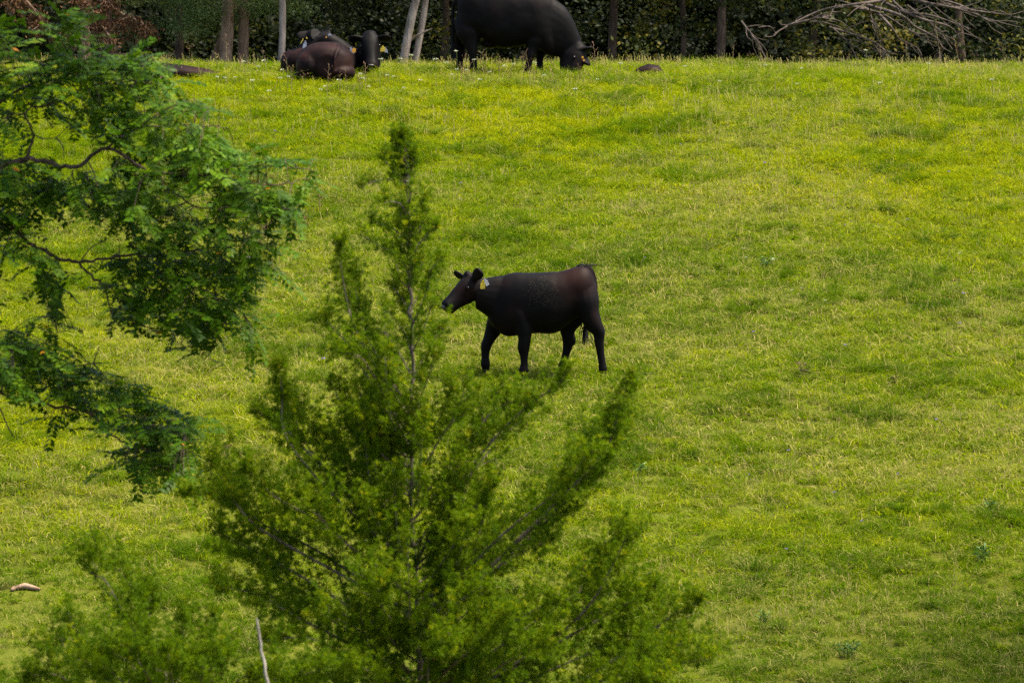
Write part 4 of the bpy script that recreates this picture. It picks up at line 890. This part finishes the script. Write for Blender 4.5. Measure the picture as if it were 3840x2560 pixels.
# boughs of dead, rust-brown foliage at the upper left
dr_defs = [([(330, -20), (410, 20), (470, 60), (530, 85), (555, 115)], 'rust brown withered bough hanging at upper left, nearest the pine trunks'),
           ([(60, -40), (120, 30), (170, 90), (250, 130)], 'large withered rust brown bough in the upper left corner'),
           ([(300, -30), (340, 30), (370, 80), (420, 150)], 'withered rust brown bough between the two other dry boughs')]
for k, (pts, lab) in enumerate(dr_defs):
    r = np.random.default_rng(300 + k); dd = 68.5 - .3 * k
    q = poly_smooth([np.array(P(a, b2_, dd)) for a, b2_ in pts], 5)
    stem_top = q[0] + np.array([-.2 if k else -.4, .3, 1.6]); q = np.concatenate([poly_smooth([stem_top + [0, .2, 2.5], stem_top, q[0]], 5)[:-1], q])
    root = empty('withered_bough', q[0]); tag(root, lab, 'bough', 'withered boughs at upper left'); off = np.array(q[0])
    wd = Bag(); wd.add(*tube(q - off, np.linspace(.045, .01, len(q)), 6, .1, r)); cen = []
    for s in range(15):
        i = int(r.integers(len(q) // 3, len(q))); e = q[i] + np.array([r.normal() * .15, r.normal() * .15, -.06 - .18 * r.random()])
        bp = poly_smooth([q[i], (q[i] + e) / 2 + [0, 0, .05], e], 3); wd.add(*tube(bp - off, np.linspace(.010, .004, len(bp)), 4)); cen += [bp[-1], bp[3], bp[4]]
    v, f, t = crown_bag(np.array(cen), 32, (.07, .06, .06), .06, r, 1.0, .38, .5, .25)
    link('branch', wd.mesh('branch', True), M['bark_brown'], root); lo = link('dry_leaves', mesh_np('dry_leaves', v - off, f, {'tint': t}), M['dry'], root); lo['kind'] = 'stuff'

# fallen bare boughs at the right
r = np.random.default_rng(41); wd = Bag(); dB = 69.5
DL = [([(3640, -420), (3560, -260), (3480, -70), (3330, -5), (3200, 18), (3080, 40), (2960, 95), (2900, 130)], .042), ([(3180, 20), (3280, 45), (3340, 100), (3370, 145), (3410, 165), (3430, 192)], .030), ([(3250, 20), (3380, 60), (3430, 100), (3520, 150), (3532, 200)], .032), ([(3532, 175), (3512, 205)], .012),
      ([(3300, 3), (3450, 70), (3560, 100), (3600, 150)], .028), ([(3380, -10), (3520, 20), (3650, 40), (3790, 58)], .028), ([(3110, 103), (3200, 130), (3280, 160), (3330, 198)], .022), ([(3400, 20), (3480, 80), (3530, 120), (3540, 140)], .02), ([(3260, 30), (3268, 70), (3270, 85)], .012), ([(3450, -20), (3600, 20), (3700, 75), (3740, 90)], .022), ([(2950, 100), (3060, 70), (3120, 60)], .03), ([(3120, 104), (3180, 160), (3215, 225)], .016), ([(2780, 80), (2830, 150), (2850, 220)], .015), ([(3160, 25), (3300, 50), (3420, 120), (3500, 130)], .022), ([(3340, -5), (3400, 45), (3500, 60), (3640, 110)], .02)]
offB = np.array(P(3100, 60, dB)); courses = []
for pts, r0 in DL:
    q = poly_smooth([np.array(P(a, b2_, dB + .25 * r.normal())) for a, b2_ in pts], 5); courses.append(q); wd.add(*tube(q - offB, np.linspace(r0, .007, len(q)), 6, .15, r))
for s in range(130):
    q = courses[int(r.integers(0, len(courses)))]; i = int(r.integers(2, len(q) - 1)); t = norm(q[i + 1] - q[i] if i + 1 < len(q) else q[i] - q[i - 1]); e = q[i] + (t * .8 + r.normal(size=3) * [.3, .5, .35] + np.array([.2, 0, -.12])) * (.25 + .4 * r.random())
    bp = poly_smooth([q[i], (q[i] + e) / 2 + r.normal(size=3) * .03, e], 4); wd.add(*tube(bp - offB, np.linspace(.010, .004, len(bp)), 4))
root = empty('bare_boughs', offB); tag(root, 'fan of bare grey dead boughs hanging at the right of the wood', 'dead tree'); link('branch', wd.mesh('branch', True), M['bark_grey'], root)

# the mass of wood behind: undergrowth, inner leaves and canopy
r = np.random.default_rng(77)
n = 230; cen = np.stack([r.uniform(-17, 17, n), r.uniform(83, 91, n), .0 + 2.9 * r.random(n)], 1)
bag = Bag(); bag.add(*crown_bag(cen, 210, (.45, .5, .28), .09, r, .0, .6, .10, .14))  # inner leaves toned very dark, painting the wood's shade into their colour
n = 50; cen = np.stack([r.uniform(2.0, 12, n), r.uniform(70.8, 74.5, n), .75 + 1.7 * r.random(n) ** .7], 1); bag.add(*crown_bag(cen, 170, (.23, .22, .13), .075, r, .25, .62, .70, .22))  # front clumps toned lighter, as if lit, against the dark inner leaves
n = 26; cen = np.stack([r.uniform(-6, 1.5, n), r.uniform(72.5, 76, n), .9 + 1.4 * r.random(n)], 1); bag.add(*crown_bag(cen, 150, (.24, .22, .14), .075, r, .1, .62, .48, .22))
n = 520; cen = np.stack([r.uniform(-21, 21, n), r.uniform(91, 106, n), -.2 + 4.6 * r.random(n)], 1); bag.add(*crown_bag(cen, 260, (.9, .8, .6), .34, r, 0, .8, .10, .10))  # farthest leaves also toned dark to stand in for deep shade
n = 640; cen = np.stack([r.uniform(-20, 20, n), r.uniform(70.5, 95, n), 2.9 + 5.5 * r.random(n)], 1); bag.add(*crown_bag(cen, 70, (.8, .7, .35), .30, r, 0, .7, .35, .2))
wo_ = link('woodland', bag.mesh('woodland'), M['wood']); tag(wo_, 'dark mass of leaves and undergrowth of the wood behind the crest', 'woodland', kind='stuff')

# an unseen broad tree added beyond the right edge to shade the slope's foot
r = np.random.default_rng(55); sb = np.array([8.9, 36.6, Hf(8.9, 36.6) - .15]); shade = empty('added_shade_tree', sb); tag(shade, 'broad leafy tree added out of view beyond the right edge to shade the slope', 'tree')
wd = Bag(); q = poly_smooth([sb, sb + [.1, 0, 2.5], sb + [-.1, .1, 5], sb + [0, 0, 8.5]], 6); wd.add(*tube(q - sb, np.linspace(.24, .06, len(q)), 10, .12, r)); cen = []
for k in range(34):
    i = int(r.integers(len(q) // 2, len(q))); az = r.random() * 2 * PI; ln = 1.2 + 1.7 * r.random(); e = q[i] + np.array([math.cos(az) * ln, math.sin(az) * ln * 1.1, .6 + r.random()])
    bp = poly_smooth([q[i], (q[i] + e) / 2 + [0, 0, .2], e], 4); wd.add(*tube(bp - sb, np.linspace(.06, .012, len(bp)), 5, .1, r)); cen += [bp[4], bp[6], bp[8]]
v, f, t = crown_bag(np.array(cen), 130, (.45, .45, .35), .11, r, .1, .6, .55, .2)
link('trunk', wd.mesh('trunk', True), M['bark_brown'], shade); co = link('crown', mesh_np('crown', v - sb, f, {'tint': t}), M['wood'], shade); co['kind'] = 'stuff'

# ------------------------------------------------------------------ wild flowers, seed stalks, weeds
def flower_mesh(name, h, head_r, np_, lift, petal, r):
    B, D, L, W, S = [], [], [], [], []
    st_v, st_f = tube(poly_smooth([np.array([0, 0, -.02]), np.array([.01, .01, h * .5]), np.array([.03 * r.normal(), .02, h])], 4), np.linspace(.0032, .0022, 9), 4)
    top = st_v[-4:].mean(0)
    for k in range(np_):
        a = r.random() * 2 * PI; q = head_r * math.sqrt(r.random()); c = top + np.array([math.cos(a) * q, math.sin(a) * q * .8, lift - .35 * q + .012 * r.random()])
        B.append(c); D.append((math.cos(a), math.sin(a), .35 * r.normal())); L.append(.014 * (.7 + .6 * r.random())); W.append(.011); S.append((0, 0, 1.0) + .3 * r.normal(size=3))
    v, f, _ = blades(np.array(B), norm(np.array(D)), np.array(L), np.array(W), side=norm(np.cross(norm(np.array(D)), norm(np.array(S)))), r=r)
    verts = np.concatenate([st_v, v]); faces = np.concatenate([st_f, f + len(st_v)])
    me = mesh_np(name, verts, faces, matidx=np.concatenate([np.zeros(len(st_f)), np.ones(len(f))])); me.materials.append(M['stem']); me.materials.append(petal); return me
rf_ = np.random.default_rng(9)
WF = [flower_mesh('white_wildflower', h, .021, 26, .006, M['petal_white'], rf_) for h in (.30, .22, .38, .16)]
spots = [(1066, 60.6), (1054, 60.0), (1076, 59.8), (1270, 59.9), (1350, 60.2), (1362, 60.0), (1425, 60.9), (1460, 61.1), (1545, 61.6), (1480, 60.6), (1500, 60.9), (1512, 60.3), (1225, 59.7), (1197, 59.6), (1670, 60.6), (1700, 60.9), (1705, 60.4), (1745, 60.6), (1775, 60.7), (1795, 60.4), (1833, 60.7), (1900, 61.0), (1925, 61.0), (2033, 60.8), (1998, 61.1), (1390, 60.2), (1720, 61.3), (2245, 60.4), (2320, 60.6), (2575, 60.8), (3250, 60.6), (3300, 60.9), (3345, 60.4), (3720, 60.2), (2870, 60.9), (2980, 60.2), (3010, 60.6), (880, 60.9), (925, 60.6), (955, 60.4), (1000, 60.7), (970, 60.9), (810, 59.6), (1020, 59.5), (850, 59.9), (2160, 60.0), (1640, 59.9), (1580, 60.3), (3480, 60.7), (2700, 60.4)]
for k, (px, d) in enumerate(spots):
    d = d + .3 * rf_.normal(); o = bpy.data.objects.new('white_wildflower', WF[k % 4]); COL.objects.link(o); o.location = ground_pt(px, d); o.rotation_euler = (0, 0, rf_.random() * 6.28); s = .8 + .45 * rf_.random(); o.scale = (s, s, s)
    tag(o, 'small flat-headed white wildflower in the grass along the hill crest', 'flower', 'white wildflowers along the crest')
mid_w = [(1520, 56.5), (1490, 57.2), (2790, 51.5), (3010, 49.7), (3095, 49.2), (2800, 51.0), (1300, 54.7), (1730, 53.6), (2970, 49.6), (3600, 51.2), (2620, 57.0)]
for k, (px, d) in enumerate(mid_w):
    o = bpy.data.objects.new('white_wildflower', WF[3]); COL.objects.link(o); o.location = ground_pt(px, d); o.rotation_euler = (0, 0, rf_.random() * 6.28); o.scale = (.6,) * 3
    tag(o, 'tiny white wildflower in the open grass of the mid slope', 'flower', 'white wildflowers on the slope')
PF = flower_mesh('purple_wildflower', .10, .012, 12, .002, M['petal_purple'], rf_)
for k in range(26):
    px, d = rf_.uniform(900, 3780), rf_.uniform(41, 58); o = bpy.data.objects.new('purple_wildflower', PF); COL.objects.link(o); o.location = ground_pt(px, d); o.rotation_euler = (0, 0, rf_.random() * 6.28)
    s = .65 + .3 * rf_.random(); o.scale = (s, s, s); tag(o, 'tiny purple wildflower dotted in the short grass', 'flower', 'purple wildflowers in the grass')
def stalk_mesh(h, r, branches=7):
    b = Bag(); pt = poly_smooth([np.array([0, 0, -.02]), np.array([.02 * r.normal(), 0, h * .5]), np.array([.10 * h * r.normal(), .02, h])], 6); b.add(*tube(pt, np.linspace(.0042, .0018, len(pt)), 4)); ns = len(b.f[0])
    for k in range(branches):
        i = int(len(pt) * (.45 + .5 * k / branches)); i = min(i, len(pt) - 1); a = r.random() * 2 * PI; e = pt[i] + np.array([math.cos(a), .4 * math.sin(a), .5 + .4 * r.random()]) * h * .13; m_ = (pt[i] + e) / 2 + [0, 0, .01]
        b.add(*tube(np.array([pt[i], m_, e]), [.002, .0018, .0012], 3)); v, f, _ = blades(np.array([m_, e, e, pt[i]]), norm(np.array([[r.normal() * .5, r.normal() * .3, .6] for _ in range(4)])), np.full(4, .03), np.full(4, .009), r=r); b.add(v, f)
    faces = np.concatenate(b.f); mi = np.ones(len(faces)); mi[:ns] = 0
    me = mesh_np('seed_stalk', np.concatenate(b.v), faces, matidx=mi); me.materials.append(M['stem_dry'] if r.random() < .5 else M['stem']); me.materials.append(M['seed'] if r.random() < .5 else M['stem_dry']); return me
SM = [stalk_mesh(h, rf_) for h in (.55, .42, .70, .36, .48, .30)]
st_sp = [(1828, 61.0, 4), (1868, 60.9, 0), (1905, 61.0, 5), (1990, 60.7, 2), (1998, 60.8, 4), (1960, 61.1, 4), (2072, 60.9, 5), (1738, 60.7, 0), (1730, 60.8, 5), (2165, 60.8, 3), (2235, 61.4, 0), (2270, 61.5, 5), (1100, 60.0, 4), (1120, 59.6, 4), (1232, 59.5, 0), (1275, 59.6, 4), (1305, 59.6, 0), (1340, 59.5, 5), (1350, 59.6, 3), (1372, 60.4, 0), (1525, 61.8, 2), (1080, 60.4, 4), (1760, 60.6, 3), (3300, 62.5, 0), (3400, 62.5, 4), (3520, 62.6, 2), (3605, 62.4, 0), (3660, 62.3, 3), (2740, 62.5, 0), (2770, 62.6, 4), (2355, 62.0, 3), (2460, 62.4, 5), (640, 62.5, 3), (700, 62.6, 4), (900, 62.6, 3), (1010, 62.4, 4), (960, 62.5, 5), (3180, 62.6, 3), (2950, 62.5, 5), (3750, 62.4, 4), (820, 62.5, 5), (860, 62.7, 0)]
for k, (px, d, mi) in enumerate(st_sp):
    o = bpy.data.objects.new('seed_stalk', SM[mi]); COL.objects.link(o); o.location = ground_pt(px, d); o.rotation_euler = (.1 * rf_.normal(), .12 * rf_.normal(), rf_.random() * 6.28); s = .75 + .3 * rf_.random(); o.scale = (s, s, s)
    tag(o, 'thin seeding weed stalk standing above the grass along the hill crest', 'weed', 'seeding stalks along the crest')
def weed(name, label, px, d, h, spread, n, mat, leafl, r, group=None):
    b0 = np.array(ground_pt(px, d)); root = empty(name, b0); tag(root, label, 'weed', group); w = Bag(); B, D = [], []
    for k in range(max(3, n // 9)):
        a = r.random() * 2 * PI; e = np.array([math.cos(a) * spread * r.random(), math.sin(a) * spread * r.random(), h * (.6 + .5 * r.random())]); q = poly_smooth([np.array([0, 0, -.02]), e * [.4, .4, .6], e], 4); w.add(*tube(q, np.linspace(.005, .002, len(q)), 4))
        for s in range(9):
            i = int(r.integers(1, len(q))); B.append(q[i]); D.append(norm(np.array([r.normal(), r.normal(), .35 + .4 * r.random()])))
    v, f, t = blades(np.array(B), np.array(D), leafl * (.6 + .7 * r.random(len(B))), leafl * .22, bend=np.array([0, 0, -.25 * leafl]), tint=r.random(len(B)), r=r)
    link('stem', w.mesh('stem', True), M['stem_dry'] if mat == 'weed_brown' else M['stem'], root); lo = link('leaves', mesh_np('leaves', v, f, {'tint': t}), M[mat], root); lo['kind'] = 'stuff'
rw = np.random.default_rng(15)
weed('leafy_weed', 'dark green thistle-like weed low at the right, below the dry grass patch', 3690, 40.9, .16, .09, 45, 'weed', .10, rw)
weed('leafy_weed', 'smaller dark green weed just above the thistle-like one at right', 3712, 42.2, .15, .06, 36, 'weed', .08, rw)
weed('leafy_weed', 'green bushy weed at the bottom right, in the darker grass', 3190, 38.55, .13, .13, 70, 'weed', .07, rw)
weed('leafy_weed', 'green bushy weed right of the cedar tip, in dull grass', 2870, 39.3, .12, .10, 60, 'weed', .06, rw)
weed('leafy_weed', 'dark weed beside the upper right flank of the cedar', 2400, 43.5, .13, .08, 40, 'weed', .08, rw)
weed('leafy_weed', 'bright green bushy weed on the slope right of the calf', 2870, 50.9, .14, .25, 110, 'weed', .06, rw)
weed('withered_weed', 'withered brown weed on the slope beside the locust, left of its pair', 1075, 53.0, .22, .10, 30, 'weed_brown', .10, rw)
weed('withered_weed', 'withered brown weed on the slope, right of its pair near the cedar top', 1150, 52.8, .22, .09, 30, 'weed_brown', .10, rw)
weed('withered_weed', 'thin upright rusty weed above the withered pair', 1200, 53.4, .26, .03, 18, 'weed_brown', .07, rw)
weed('withered_weed', 'lone withered weed on the open slope right of the calf', 3005, 46.6, .22, .05, 20, 'weed_brown', .08, rw)
weed('withered_weed', 'dark withered weed low on the slope at far right', 3355, 46.3, .12, .05, 18, 'weed_brown', .06, rw)
weed('leafy_weed', 'dark weed in the grass below the lower locust branch', 850, 44.0, .14, .05, 20, 'weed_brown', .08, rw)
# fallen branch and bare soil at the lower left
q = poly_smooth([np.array(ground_pt(35, 40.2)) + [0, 0, .02], np.array(ground_pt(85, 40.25)) + [0, 0, .03], np.array(ground_pt(145, 40.2)) + [0, 0, .02]], 5)
fb = link('fallen_branch', mesh_np('fallen_branch', *tube(q, np.concatenate([np.linspace(.015, .03, 6), np.linspace(.028, .012, 5)]), 7, .4, rw), smooth=True), M['bark_brown']); tag(fb, 'short fallen piece of pale wood lying in worn grass at lower left', 'branch')
